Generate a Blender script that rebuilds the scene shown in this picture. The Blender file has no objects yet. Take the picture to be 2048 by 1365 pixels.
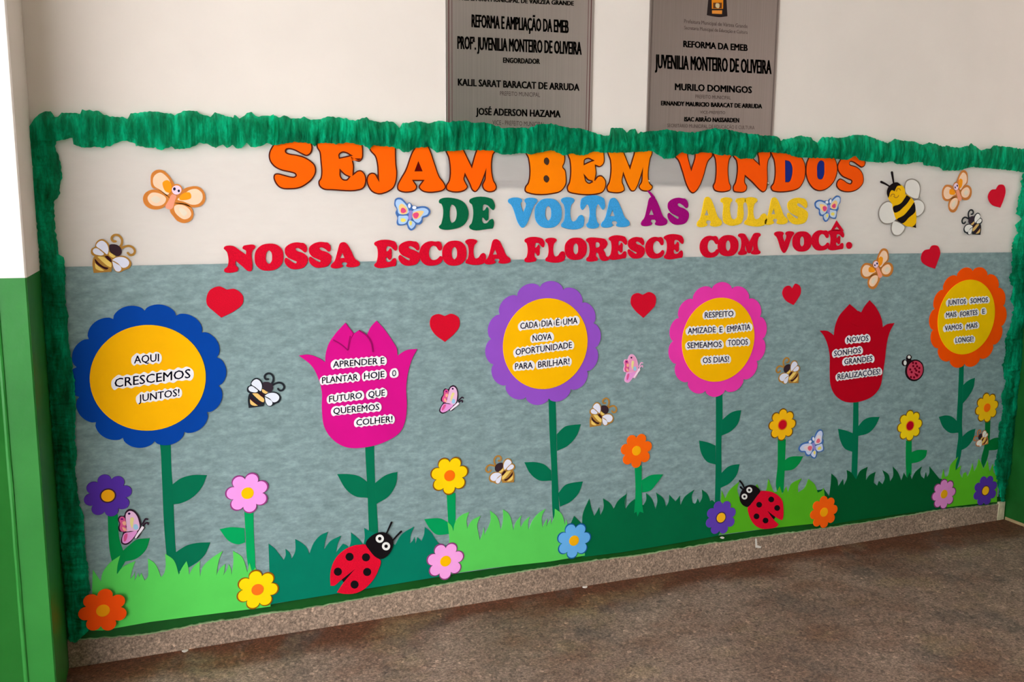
import bpy, math, random
import numpy as np
from mathutils import Matrix, Vector, noise
random.seed(7)
S = bpy.context.scene
COL = S.collection
# ------------------------------------------------------------------ camera
FPX, YAW, PITCH, ROLL, DIST, HCAM = 1790.157, 0.3680789, -0.1530294, 0.0087243, 3.0373774, 1.5
_f = np.array([math.sin(YAW)*math.cos(PITCH), math.cos(YAW)*math.cos(PITCH), math.sin(PITCH)])
_r = np.array([math.cos(YAW), -math.sin(YAW), 0.0])
_u = np.cross(_r, _f)
_c, _s = math.cos(ROLL), math.sin(ROLL)
RT, UP = _c*_r+_s*_u, -_s*_r+_c*_u
cam = bpy.data.cameras.new('camera')
cam.sensor_fit = 'HORIZONTAL'; cam.sensor_width = 36.0; cam.lens = FPX/2048*36.0
cam.clip_start = 0.01
camo = bpy.data.objects.new('camera', cam); COL.objects.link(camo)
M = Matrix(((RT[0], UP[0], -_f[0], 0), (RT[1], UP[1], -_f[1], -DIST), (RT[2], UP[2], -_f[2], HCAM), (0, 0, 0, 1)))
camo.matrix_world = M
S.camera = camo
# ------------------------------------------------------------------ light
S.view_settings.view_transform = 'Standard'
S.view_settings.look = 'None'
S.view_settings.exposure = 0.0
S.view_settings.gamma = 1.0
S.view_settings.use_curve_mapping = False
wd = bpy.data.worlds.new('sky'); S.world = wd; wd.use_nodes = True
bg = wd.node_tree.nodes['Background']
bg.inputs[0].default_value = (0.955, 0.975, 1.0, 1); bg.inputs[1].default_value = 7.0

# ------------------------------------------------------------------ helpers
def lin(c):
    c = c/255.0
    return c/12.92 if c <= 0.04045 else ((c+0.055)/1.055)**2.4
def rgb(c): return (lin(c[0]), lin(c[1]), lin(c[2]), 1)
MATS = {}
def mat(name, c, rough=0.75, spec=0.25, var=0.0, vscale=30, bump=0.0, bscale=400, metallic=0.0):
    if name in MATS: return MATS[name]
    m = bpy.data.materials.new(name); m.use_nodes = True
    nt = m.node_tree; b = nt.nodes['Principled BSDF']
    b.inputs['Base Color'].default_value = rgb(c)
    b.inputs['Roughness'].default_value = rough
    b.inputs['Metallic'].default_value = metallic
    b.inputs['Specular IOR Level'].default_value = spec
    tc = nt.nodes.new('ShaderNodeNewGeometry')
    if var:
        n = nt.nodes.new('ShaderNodeTexNoise'); n.inputs['Scale'].default_value = vscale; n.inputs['Detail'].default_value = 4
        nt.links.new(tc.outputs['Position'], n.inputs['Vector'])
        mr = nt.nodes.new('ShaderNodeMapRange'); mr.inputs[3].default_value = 1-var; mr.inputs[4].default_value = 1+var
        mr.inputs[1].default_value = 0.3; mr.inputs[2].default_value = 0.7
        nt.links.new(n.outputs[0], mr.inputs[0])
        mx = nt.nodes.new('ShaderNodeMix'); mx.data_type = 'RGBA'; mx.blend_type = 'MULTIPLY'; mx.inputs[0].default_value = 1
        mx.inputs[6].default_value = rgb(c); nt.links.new(mr.outputs[0], mx.inputs[7])
        nt.links.new(mx.outputs[2], b.inputs['Base Color'])
    if bump:
        n2 = nt.nodes.new('ShaderNodeTexNoise'); n2.inputs['Scale'].default_value = bscale; n2.inputs['Detail'].default_value = 3
        nt.links.new(tc.outputs['Position'], n2.inputs['Vector'])
        bp = nt.nodes.new('ShaderNodeBump'); bp.inputs['Strength'].default_value = bump; bp.inputs['Distance'].default_value = 0.001
        nt.links.new(n2.outputs[0], bp.inputs['Height']); nt.links.new(bp.outputs[0], b.inputs['Normal'])
    MATS[name] = m
    return m
def eva(c):
    return mat('foam_%d_%d_%d' % tuple(c), c, rough=0.75, spec=0.08, var=0.04, vscale=9, bump=0.15, bscale=900)
def glit(c):
    return mat('glitter_foam_%d_%d_%d' % tuple(c), c, rough=0.7, spec=0.1, var=0.16, vscale=420, bump=0.6, bscale=1400)
def paper(c):
    return mat('paper_%d_%d_%d' % tuple(c), c, rough=0.8, spec=0.05, var=0.03, vscale=40)

def Wy(px, py, y):
    """point of the photograph taken back onto the wall-parallel plane Y=y -> (X, Z)"""
    d = RT*((px-1024)/FPX) + UP*(-(py-682.5)/FPX) + _f
    t = (y+DIST)/d[1]
    return (d[0]*t, HCAM+d[2]*t)
def hpx(px, py, h, y=-0.01):
    """metric height of h pixels around px,py"""
    return Wy(px, py-h/2, y)[1]-Wy(px, py+h/2, y)[1]
def P(off, sc, s):
    out = []
    for tok in s.split():
        c = tok.endswith('c'); tok = tok.rstrip('c')
        x, y = tok.split(',')
        out.append((off[0]+float(x)/sc, off[1]+float(y)/sc, c))
    return out
def smooth(pts, n=6, closed=True):
    N = len(pts); out = []
    rng = range(N) if closed else range(N-1)
    for i in rng:
        p1 = pts[i]; p2 = pts[(i+1) % N]
        p0 = pts[(i-1) % N] if (closed or i > 0) else p1
        p3 = pts[(i+2) % N] if (closed or i+2 < N) else p2
        if len(p1) > 2 and p1[2]: p0 = p1
        if len(p2) > 2 and p2[2]: p3 = p2
        if len(p1) > 2 and p1[2] and len(p2) > 2 and p2[2]:
            out.append((p1[0], p1[1])); continue
        d1 = math.hypot(p2[0]-p1[0], p2[1]-p1[1])
        def tan(a, b, c_):
            ta, tb = b[0]-a[0], b[1]-a[1]; tc_, td = c_[0]-b[0], c_[1]-b[1]
            la, lb = math.hypot(ta, tb), math.hypot(tc_, td)
            if la < 1e-9: return (tc_, td)
            if lb < 1e-9: return (ta, tb)
            ux, uy = ta/la+tc_/lb, tb/la+td/lb
            k = min(1.0, 0.5)*d1
            return (ux*k, uy*k)
        m1 = tan(p0, p1, p2); m2 = tan(p1, p2, p3)
        for k in range(n):
            t = k/n; t2 = t*t; t3 = t2*t
            h0, h1, h2, h3 = 2*t3-3*t2+1, t3-2*t2+t, -2*t3+3*t2, t3-t2
            out.append((h0*p1[0]+h1*m1[0]+h2*p2[0]+h3*m2[0], h0*p1[1]+h1*m1[1]+h2*p2[1]+h3*m2[1]))
    if not closed: out.append((pts[-1][0], pts[-1][1]))
    return out
def toW(pts, y): return [Wy(p[0], p[1], y) for p in pts]
def area(l): return sum(l[i][0]*l[(i+1) % len(l)][1]-l[(i+1) % len(l)][0]*l[i][1] for i in range(len(l)))/2
def link(name, me, parent=None, loc=(0, 0, 0)):
    o = bpy.data.objects.new(name, me); COL.objects.link(o)
    o.location = loc
    if parent: o.parent = parent
    return o
ROT = Matrix.Rotation(math.pi/2, 4, 'X')
def sheet(name, loops, yf, th, m, parent=None, org=(0, 0, 0), bev=0.0004, offset=0.0):
    """cut sheet: metric loops (X,Z), front face at Y=yf, thickness th towards the wall; coordinates relative to org"""
    cu = bpy.data.curves.new(name, 'CURVE'); cu.dimensions = '2D'; cu.fill_mode = 'BOTH' if th > 0 else 'FRONT'
    cu.extrude = max(th/2-bev, 0) if th > 0 else 0
    cu.bevel_depth = bev if th > 0 else 0; cu.bevel_resolution = 1 if th > 0.0015 else 0
    cu.offset = offset-(bev if th > 0 else 0)
    for k, l in enumerate(loops):
        a = area(l)
        if (k == 0) != (a > 0): l = l[::-1]
        sp = cu.splines.new('POLY'); sp.points.add(len(l)-1); sp.use_cyclic_u = True
        sp.points.foreach_set('co', [v for p in l for v in (p[0]-org[0], p[1]-org[2], 0, 1)])
    ob = bpy.data.objects.new('tmp', cu)
    me = bpy.data.meshes.new_from_object(ob)
    bpy.data.objects.remove(ob); bpy.data.curves.remove(cu)
    me.name = name
    me.transform(Matrix.Translation((0, yf-org[1]+th/2, 0)) @ ROT)
    me.materials.clear(); me.materials.append(m)
    return link(name, me, parent)
def mesh(name, verts, faces, m, parent=None, org=(0, 0, 0), smoothf=False):
    me = bpy.data.meshes.new(name)
    me.from_pydata([(v[0]-org[0], v[1]-org[1], v[2]-org[2]) for v in verts], [], faces)
    if not isinstance(m, (list, tuple)): m = [m]
    for q in m: me.materials.append(q)
    if smoothf: me.polygons.foreach_set('use_smooth', [True]*len(me.polygons))
    me.update()
    return link(name, me, parent, (0, 0, 0) if parent else org)
def thing(name, label, cat, loc, group=None):
    o = bpy.data.objects.new(name, None); COL.objects.link(o); o.location = loc
    o.empty_display_size = 0.05
    o['label'] = label; o['category'] = cat
    if group: o['group'] = group
    return o
def tag(o, label, cat, group=None, kind=None):
    o['label'] = label; o['category'] = cat
    if group: o['group'] = group
    if kind: o['kind'] = kind
    return o
def recenter(o):
    """move the origin of a one-mesh thing to its centre on the wall"""
    co = [v.co for v in o.data.vertices]
    c = Vector((sum(v.x for v in co)/len(co), max(v.y for v in co), sum(v.z for v in co)/len(co)))
    o.data.transform(Matrix.Translation(-c)); o.location = c
    return o
def circ(cx, cz, r, n=40, rz=None, rot=0):
    rz = rz or r
    out = []
    for i in range(n):
        a = 2*math.pi*i/n
        x, z = r*math.cos(a), rz*math.sin(a)
        out.append((cx+x*math.cos(rot)-z*math.sin(rot), cz+x*math.sin(rot)+z*math.cos(rot)))
    return out
def scallop(cx, cz, R, n, depth, rot=0, per=14, powr=0.6):
    out = []
    for i in range(n*per):
        a = 2*math.pi*i/(n*per)
        k = abs(math.cos(n*a/2))**powr
        r = R*(1-depth+depth*k)
        out.append((cx+r*math.cos(a+rot), cz+r*math.sin(a+rot)))
    return out
def lobes(cx, cz, R, n, rot=0, per=16):
    k = 1.06*math.sin(math.pi/n); rho = R*k/(1+k); d = R-rho; out = []
    for i in range(n*per):
        a = 2*math.pi*i/(n*per)
        ph = ((a+math.pi/n) % (2*math.pi/n))-math.pi/n
        out.append((cx+(d*math.cos(ph)+math.sqrt(max(rho*rho-(d*math.sin(ph))**2, 0)))*math.cos(a+rot), cz+(d*math.cos(ph)+math.sqrt(max(rho*rho-(d*math.sin(ph))**2, 0)))*math.sin(a+rot)))
    return out
def strokeloop(pts, r0, r1=None):
    """polygon of a thick stroke along an open list of 2D points"""
    r1 = r0 if r1 is None else r1
    n = len(pts); L, Rr = [], []
    for i, p in enumerate(pts):
        a = pts[max(i-1, 0)]; b = pts[min(i+1, n-1)]
        dx, dy = b[0]-a[0], b[1]-a[1]; l = math.hypot(dx, dy) or 1
        r = r0+(r1-r0)*i/(n-1)
        L.append((p[0]-dy/l*r, p[1]+dx/l*r)); Rr.append((p[0]+dy/l*r, p[1]-dx/l*r))
    # round caps
    def cap(p, q, r):
        a0 = math.atan2(p[1]-q[1], p[0]-q[0])
        return [(p[0]+r*math.cos(a0+t), p[1]+r*math.sin(a0+t)) for t in (-1.0, -0.5, 0, 0.5, 1.0)]
    return L + cap(pts[-1], pts[-2], r1)[::-1] + Rr[::-1] + cap(pts[0], pts[1], r0)[::-1]

# ------------------------------------------------------------------ setting materials
def nodes_mat(name):
    m = bpy.data.materials.new(name); m.use_nodes = True
    return m, m.node_tree, m.node_tree.nodes['Principled BSDF']
def noise_node(nt, vec, scale, detail=4, rough=0.55):
    n = nt.nodes.new('ShaderNodeTexNoise'); n.inputs['Scale'].default_value = scale
    n.inputs['Detail'].default_value = detail; n.inputs['Roughness'].default_value = rough
    nt.links.new(vec, n.inputs['Vector']); return n
def ramp(nt, fac, stops):
    r = nt.nodes.new('ShaderNodeValToRGB'); el = r.color_ramp.elements
    while len(el) > 1: el.remove(el[0])
    el[0].position = stops[0][0]; el[0].color = stops[0][1]
    for p, c in stops[1:]:
        e = el.new(p); e.color = c
    nt.links.new(fac, r.inputs[0]); return r
def mixc(nt, a, b, fac, mode='MIX'):
    mx = nt.nodes.new('ShaderNodeMix'); mx.data_type = 'RGBA'; mx.blend_type = mode
    for s_, v in ((6, a), (7, b), (0, fac)):
        if isinstance(v, (int, float)): mx.inputs[s_].default_value = v
        elif isinstance(v, tuple): mx.inputs[s_].default_value = v
        else: nt.links.new(v, mx.inputs[s_])
    return mx.outputs[2]
def bumpn(nt, b, h, strength, dist):
    bp = nt.nodes.new('ShaderNodeBump'); bp.inputs['Strength'].default_value = strength; bp.inputs['Distance'].default_value = dist
    nt.links.new(h, bp.inputs['Height']); nt.links.new(bp.outputs[0], b.inputs['Normal'])
def pos(nt, scale=(1, 1, 1)):
    g = nt.nodes.new('ShaderNodeNewGeometry'); mp = nt.nodes.new('ShaderNodeMapping')
    mp.inputs['Scale'].default_value = scale
    nt.links.new(g.outputs['Position'], mp.inputs['Vector']); return mp.outputs[0]

# cream plaster
CREAM, nt, b = nodes_mat('cream_painted_plaster')
n = noise_node(nt, pos(nt), 3, 5)
r = ramp(nt, n.outputs[0], [(0.3, rgb((226, 217, 209))), (0.7, rgb((233, 224, 216)))])
nt.links.new(r.outputs[0], b.inputs['Base Color']); b.inputs['Roughness'].default_value = 0.7
n2 = noise_node(nt, pos(nt), 70, 4); bumpn(nt, b, n2.outputs[0], 0.12, 0.002)
# green oil paint
GREEN, nt, b = nodes_mat('green_oil_paint')
n = noise_node(nt, pos(nt), 5, 5)
r = ramp(nt, n.outputs[0], [(0.3, rgb((30, 112, 38))), (0.7, rgb((42, 126, 48)))])
nt.links.new(r.outputs[0], b.inputs['Base Color']); b.inputs['Roughness'].default_value = 0.42
b.inputs['Specular IOR Level'].default_value = 0.35
n2 = noise_node(nt, pos(nt), 22, 5); bumpn(nt, b, n2.outputs[0], 0.25, 0.004)
# same green oil paint, shade of back and right walls put into its colour
GREEN_SHADE, nt, b = nodes_mat('shaded_green_oil_paint')
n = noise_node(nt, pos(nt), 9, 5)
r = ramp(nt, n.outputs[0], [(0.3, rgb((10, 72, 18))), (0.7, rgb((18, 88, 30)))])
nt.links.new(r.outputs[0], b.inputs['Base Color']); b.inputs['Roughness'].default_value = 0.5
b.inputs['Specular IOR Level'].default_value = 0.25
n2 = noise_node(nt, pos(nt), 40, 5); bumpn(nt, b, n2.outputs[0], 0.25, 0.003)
# terrazzo
def terrazzo(name, dark, light, stain, stainpos=True, grit=0.5):
    m, nt, b = nodes_mat(name)
    v = pos(nt)
    big = noise_node(nt, v, 1.7, 5, 0.6)
    base = ramp(nt, big.outputs[0], [(0.32, rgb(dark)), (0.68, rgb(light))]).outputs[0]
    if stainpos:
        # grime gathered along the foot of the wall, with an uneven edge
        sx = nt.nodes.new('ShaderNodeSeparateXYZ'); g = nt.nodes.new('ShaderNodeNewGeometry')
        nt.links.new(g.outputs['Position'], sx.inputs[0])
        wob = noise_node(nt, pos(nt, (1.2, 2.5, 1)), 1.6, 4)
        ma = nt.nodes.new('ShaderNodeMath'); ma.operation = 'MULTIPLY_ADD'; ma.inputs[1].default_value = 0.45; 
        nt.links.new(wob.outputs[0], ma.inputs[0]); nt.links.new(sx.outputs[1], ma.inputs[2])
        mr = nt.nodes.new('ShaderNodeMapRange'); mr.inputs[1].default_value = -0.02; mr.inputs[2].default_value = 0.16
        mr.inputs[3].default_value = 0.0; mr.inputs[4].default_value = 0.95; mr.interpolation_type = 'SMOOTHSTEP'
        nt.links.new(ma.outputs[0], mr.inputs[0])
        base = mixc(nt, base, rgb(stain), mr.outputs[0])
        pat = noise_node(nt, pos(nt, (1, 1.6, 1)), 2.3, 4, 0.6)
        r2 = ramp(nt, pat.outputs[0], [(0.5, (0, 0, 0, 1)), (0.68, (0.55, 0.55, 0.55, 1))])
        base = mixc(nt, base, rgb((104, 68, 46)), r2.outputs[0])
        p3 = noise_node(nt, pos(nt, (1.3, 1, 1)), 3.1, 4, 0.6)
        r3 = ramp(nt, p3.outputs[0], [(0.55, (0, 0, 0, 1)), (0.66, (0.6, 0.6, 0.6, 1))])
        base = mixc(nt, base, rgb((92, 84, 78)), r3.outputs[0])
        p4 = noise_node(nt, pos(nt, (1, 1.4, 3)), 2.0, 4, 0.6)
        r4 = ramp(nt, p4.outputs[0], [(0.56, (0, 0, 0, 1)), (0.7, (0.5, 0.5, 0.5, 1))])
        base = mixc(nt, base, rgb((150, 132, 98)), r4.outputs[0])
    vo = nt.nodes.new('ShaderNodeTexVoronoi'); vo.inputs['Scale'].default_value = 80
    nt.links.new(v, vo.inputs['Vector'])
    sp = ramp(nt, vo.outputs['Color'], [(0.0, (0.35, 0.35, 0.35, 1)), (0.35, (0.8, 0.8, 0.8, 1)), (0.6, (1.05, 1.05, 1.05, 1)), (0.85, (1.25, 1.22, 1.2, 1)), (1.0, (2.6, 2.5, 2.4, 1))])
    fine = noise_node(nt, v, 115, 4, 0.8)
    fr = ramp(nt, fine.outputs[0], [(0.36, (0.42, 0.42, 0.42, 1)), (0.5, (0.95, 0.95, 0.95, 1)), (0.64, (1.75, 1.72, 1.68, 1))])
    c1 = mixc(nt, base, sp.outputs[0], grit, 'MULTIPLY')
    c2 = mixc(nt, c1, fr.outputs[0], 0.9, 'MULTIPLY')
    nt.links.new(c2, b.inputs['Base Color'])
    rr = noise_node(nt, v, 3, 3)
    mr = nt.nodes.new('ShaderNodeMapRange'); mr.inputs[3].default_value = 0.5; mr.inputs[4].default_value = 0.8
    nt.links.new(rr.outputs[0], mr.inputs[0]); nt.links.new(mr.outputs[0], b.inputs['Roughness'])
    b.inputs['Specular IOR Level'].default_value = 0.3
    bumpn(nt, b, fine.outputs[0], 0.25, 0.001)
    return m
FLOORM = terrazzo('worn_terrazzo_floor', (118, 97, 84), (150, 130, 116), (98, 58, 38), True, 0.7)
BASEM = terrazzo('terrazzo_baseboard', (140, 118, 102), (165, 142, 124), (0, 0, 0), False)
# grey non-woven sheet
GREY, nt, b = nodes_mat('grey_green_nonwoven_paper')
n = noise_node(nt, pos(nt, (10, 10, 24)), 1.5, 7, 0.7)
nb = noise_node(nt, pos(nt, (10, 10, 16)), 6, 4, 0.6)
r = ramp(nt, n.outputs[0], [(0.3, rgb((116, 138, 139))), (0.5, rgb((132, 155, 157))), (0.72, rgb((150, 175, 178)))])
r2 = ramp(nt, nb.outputs[0], [(0.3, (0.88, 0.88, 0.88, 1)), (0.7, (1.1, 1.1, 1.1, 1))])
nt.links.new(mixc(nt, r.outputs[0], r2.outputs[0], 1.0, 'MULTIPLY'), b.inputs['Base Color'])
b.inputs['Roughness'].default_value = 0.9; b.inputs['Specular IOR Level'].default_value = 0.1
bumpn(nt, b, nb.outputs[0], 0.2, 0.001)
# translucent white non-woven sheet
WHITE, nt, b = nodes_mat('thin_white_nonwoven_fabric')
b.inputs['Base Color'].default_value = rgb((240, 236, 232)); b.inputs['Roughness'].default_value = 0.9
b.inputs['Specular IOR Level'].default_value = 0.05
out = nt.nodes['Material Output']
b.inputs['Base Color'].default_value = rgb((251, 249, 247))
tl = nt.nodes.new('ShaderNodeBsdfTranslucent'); tl.inputs[0].default_value = rgb((251, 249, 247))
tr = nt.nodes.new('ShaderNodeBsdfTransparent')
m1 = nt.nodes.new('ShaderNodeMixShader'); m1.inputs[0].default_value = 0.42
m2 = nt.nodes.new('ShaderNodeMixShader')
nn = noise_node(nt, pos(nt, (3, 3, 9)), 5, 4)
mr = nt.nodes.new('ShaderNodeMapRange'); mr.inputs[3].default_value = 0.64; mr.inputs[4].default_value = 0.67
nt.links.new(nn.outputs[0], mr.inputs[0]); nt.links.new(mr.outputs[0], m2.inputs[0])
nt.links.new(b.outputs[0], m1.inputs[1]); nt.links.new(tl.outputs[0], m1.inputs[2])
nt.links.new(m1.outputs[0], m2.inputs[1]); nt.links.new(tr.outputs[0], m2.inputs[2]); nt.links.new(m2.outputs[0], out.inputs[0])
# brushed steel
def steel(name, c):
    m, nt, b = nodes_mat(name)
    n = noise_node(nt, pos(nt, (160, 1, 1.2)), 1.2, 4)
    r = ramp(nt, n.outputs[0], [(0.3, rgb([k*0.93 for k in c])), (0.7, rgb(c))])
    nt.links.new(r.outputs[0], b.inputs['Base Color'])
    b.inputs['Metallic'].default_value = 0.9; b.inputs['Roughness'].default_value = 0.33
    return m
STEEL = steel('brushed_steel', (196, 186, 182)); STEELD = steel('darker_brushed_steel', (156, 144, 140))
# crepe paper
CREPE, nt, b = nodes_mat('green_crepe_paper')
n = noise_node(nt, pos(nt, (13, 13, 2.5)), 2.6, 6, 0.7)
r = ramp(nt, n.outputs[0], [(0.34, rgb((0, 92, 58))), (0.5, rgb((0, 146, 100))), (0.64, rgb((0, 208, 152)))])
b.inputs['Roughness'].default_value = 0.8; b.inputs['Specular IOR Level'].default_value = 0.1
nt.links.new(r.outputs[0], b.inputs['Base Color'])
tl = nt.nodes.new('ShaderNodeBsdfTranslucent'); tr = nt.nodes.new('ShaderNodeBsdfTransparent')
nt.links.new(r.outputs[0], tl.inputs[0]); tr.inputs[0].default_value = rgb((90, 215, 165))
m1 = nt.nodes.new('ShaderNodeMixShader'); m1.inputs[0].default_value = 0.3
m2 = nt.nodes.new('ShaderNodeMixShader'); m2.inputs[0].default_value = 0.26
nt.links.new(b.outputs[0], m1.inputs[1]); nt.links.new(tl.outputs[0], m1.inputs[2])
nt.links.new(m1.outputs[0], m2.inputs[1]); nt.links.new(tr.outputs[0], m2.inputs[2])
nt.links.new(m2.outputs[0], nt.nodes['Material Output'].inputs[0])

# ------------------------------------------------------------------ room shell
XL, XR, ZT, ZP, YF = -0.358, 3.745, 3.0, 1.288, -5.5
def struct(o, label=None):
    o['kind'] = 'structure'
    if label: o['label'] = label
    return o
def slab(name, x0, x1, y0, y1, z0, z1, m):
    v = [(x, y, z) for x in (x0, x1) for y in (y0, y1) for z in (z0, z1)]
    f = [(0, 1, 3, 2), (4, 6, 7, 5), (0, 4, 5, 1), (2, 3, 7, 6), (0, 2, 6, 4), (1, 5, 7, 3)]
    return mesh(name, v, f, m)
struct(slab('floor', -4.0, XR+0.12, YF, 0.12, -0.1, 0.0, FLOORM))
def twotone(name, x0, x1, y0, y1, lower, upper):
    v, f, mi = [], [], []
    for k, (z0, z1) in enumerate(((0.0, ZP), (ZP, ZT))):
        o_ = len(v)
        v += [(x, y, z) for x in (x0, x1) for y in (y0, y1) for z in (z0, z1)]
        f += [tuple(o_+i for i in q) for q in ((0, 1, 3, 2), (4, 6, 7, 5), (0, 4, 5, 1), (2, 3, 7, 6), (0, 2, 6, 4), (1, 5, 7, 3))]
        mi += [k]*6
    ob = mesh(name, v, f, [lower, upper])
    ob.data.polygons.foreach_set('material_index', mi)
    return ob
struct(twotone('wall_back', -4.0, XR+0.12, 0.0, 0.12, GREEN_SHADE, CREAM))
struct(twotone('wall_right', XR, XR+0.12, YF, -0.0005, GREEN_SHADE, CREAM))
struct(twotone('light_blocker_front', -1.2, XR+0.12, YF-0.12, YF-0.0005, GREEN_SHADE, GREEN_SHADE))  # unseen wall added to block sky light from the front, dark to cut bounce
struct(slab('ceiling', -2.6, XR+0.12, YF, 0.12, ZT, ZT+0.12, CREAM))  # unseen ceiling put in for the lighting, left edge short to admit sky

# pillar: footprint polygon extruded, lower part green, upper part cream, small chamfers
PD = 0.30
XRG = Wy(0, 630, -PD)[0]*0.5+Wy(55, 1365, -PD)[0]*0.5
foot = [(XL, -0.001), (XL, -PD+0.004), (XL-0.004, -PD), (XRG+0.003, -PD), (XRG, -PD-0.003), (XRG-0.004, -PD-0.004), (XRG-0.010, -PD-0.001), (XRG-0.2, -PD-0.075), (-1.05, -PD-0.10), (-1.05, -0.001)]
v, f, mi = [], [], []
for k, (z0, z1) in enumerate(((0.0, ZP), (ZP, ZT-0.001))):
    nz = 24 if k == 0 else 2
    base_i = len(v)
    for j in range(nz+1):
        z = z0+(z1-z0)*j/nz
        for i, (x, y) in enumerate(foot):
            wob = 0.0016*noise.noise(Vector((z*9, i*3.1, 0)))*(1 if i in (4, 5, 6) and k == 0 else 0)
            xx, yy = x, y
            if k == 1 and i in (3, 4, 5, 6, 7, 8): yy = -PD   # plain flat face above the paint line
            v.append((xx+wob, yy-abs(wob), z))
    m_ = len(foot)
    for j in range(nz):
        for i in range(m_):
            a = base_i+j*m_+i; c_ = base_i+j*m_+(i+1) % m_
            f.append((a, c_, c_+m_, a+m_)); mi.append(k)
    f.append(tuple(base_i+i for i in range(m_))[::-1]); mi.append(k)
    f.append(tuple(base_i+nz*m_+i for i in range(m_))); mi.append(k)
pl = mesh('pillar', v, f, [GREEN, CREAM])
pl.data.polygons.foreach_set('material_index', mi)
struct(pl)

# terrazzo baseboard with the ragged lower edge of the paint above it
bb = [(139, 1283), (295, 1270), (436, 1244), (608, 1219), (764, 1192), (900, 1168), (1005, 1151), (1163, 1126), (1300, 1109), (1345, 1100), (1504, 1077), (1720, 1048), (1892, 1019), (2000, 1009)]
bbw = [Wy(x, y, -0.008) for x, y in bb]
def bbz(x):
    z = np.interp(x, [p[0] for p in bbw], [p[1] for p in bbw])
    return z
top = []
x = XL+0.001
while x < XR-0.016:
    z = bbz(x)+0.0035*noise.noise(Vector((x*9, 1, 0)))+0.003*noise.noise(Vector((x*38, 5, 0)))+0.0015*noise.noise(Vector((x*120, 9, 0)))
    top.append((x, z)); x += 0.006
struct(sheet('baseboard_back', [[(top[0][0], 0.0), (top[-1][0], 0.0)]+top[::-1]], -0.010, 0.010, BASEM, bev=0.0006))
# pale scraped line along the edge of the paint
PALE = mat('scraped_pale_green_paint', (150, 178, 130), rough=0.8, var=0.25, vscale=60)
lo, up_ = [], []
for (x, z) in top:
    w_ = max(0.0, 0.0038*(noise.noise(Vector((x*6, 33, 0)))+0.25)+0.0025*noise.noise(Vector((x*50, 44, 0))))
    lo.append((x, z-0.004)); up_.append((x, z+0.0006+w_))
struct(sheet('trim_1', [lo+up_[::-1]], -0.0085, 0.008, PALE, bev=0))
# unpainted end strip at the right corner
struct(sheet('trim_2', [[(XR-0.055, 0.002), (XR-0.012, 0.002), (XR-0.012, 0.092), (XR-0.052, 0.092)]], -0.013, 0.012, mat('pale_bare_plaster', (190, 182, 150), var=0.25, vscale=40), bev=0.001))
# bare line at the foot of the right wall
v = [(XR-0.004, -0.012, 0.0), (XR-0.004, -3.0, 0.0), (XR-0.004, -3.0, 0.012), (XR-0.004, -0.012, 0.014), (XR+0.0, -0.012, 0.0), (XR, -3.0, 0.0), (XR, -3.0, 0.012), (XR, -0.012, 0.014)]
struct(mesh('baseboard_right', v, [(0, 3, 2, 1), (3, 7, 6, 2), (0, 1, 5, 4), (0, 4, 7, 3), (1, 2, 6, 5), (4, 5, 6, 7)], mat('pale_skirting_line', (150, 128, 92), var=0.2)))

# ------------------------------------------------------------------ plaques
INK = mat('black_engraving', (22, 16, 15), rough=0.5)
INKF = mat('faded_engraving', (82, 66, 62), rough=0.5)
_font_cache = {}
def textmesh(s, bold):
    key = (s, bold)
    if key in _font_cache: return _font_cache[key]
    cu = bpy.data.curves.new('t', 'FONT'); cu.body = s; cu.size = 1; cu.resolution_u = 2; cu.offset = bold; cu.fill_mode = 'FRONT'
    ob = bpy.data.objects.new('t', cu); me = bpy.data.meshes.new_from_object(ob)
    vs = np.array([v.co[:2] for v in me.vertices]); fs = [tuple(p.vertices) for p in me.polygons]
    bpy.data.objects.remove(ob); bpy.data.curves.remove(cu); bpy.data.meshes.remove(me)
    _font_cache[key] = (vs, fs)
    return vs, fs
CAPH = float(np.ptp(textmesh('H', 0)[0][:, 1]))
def lettering(name, s, q, m, parent, org, y, bold=0.0, capraise=0):
    """text between pixel baseline ends q=(x0,y0,x1,y1,h); letters stand upright in the photo"""
    vs, fs = textmesh(s, 0.0)
    if bold:
        bx = bold*np.ptp(vs[:, 0])/(q[2]-q[0]); by = bold*0.55*CAPH/q[4]
        nv = len(vs); base_f = fs; base_v = vs; vs = []; fs = []
        for k, (dx, dy) in enumerate(((-bx, -by), (bx, -by), (-bx, by), (bx, by), (0, 0))):
            vs.append(base_v+np.array([dx, dy])); fs += [tuple(i+k*nv for i in f_) for f_ in base_f]
        vs = np.concatenate(vs)
    x0, y0, x1, y1, h = q
    a, b_ = vs[:, 0].min(), vs[:, 0].max()
    verts = []
    for vx, vy in vs:
        u = (vx-a)/(b_-a); w = vy/CAPH
        px = x0+(x1-x0)*u; py = y0+(y1-y0)*u-h*w
        X, Z = Wy(px, py, y); verts.append((X, y, Z))
    return mesh(name, verts, fs, m, parent, org)
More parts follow.
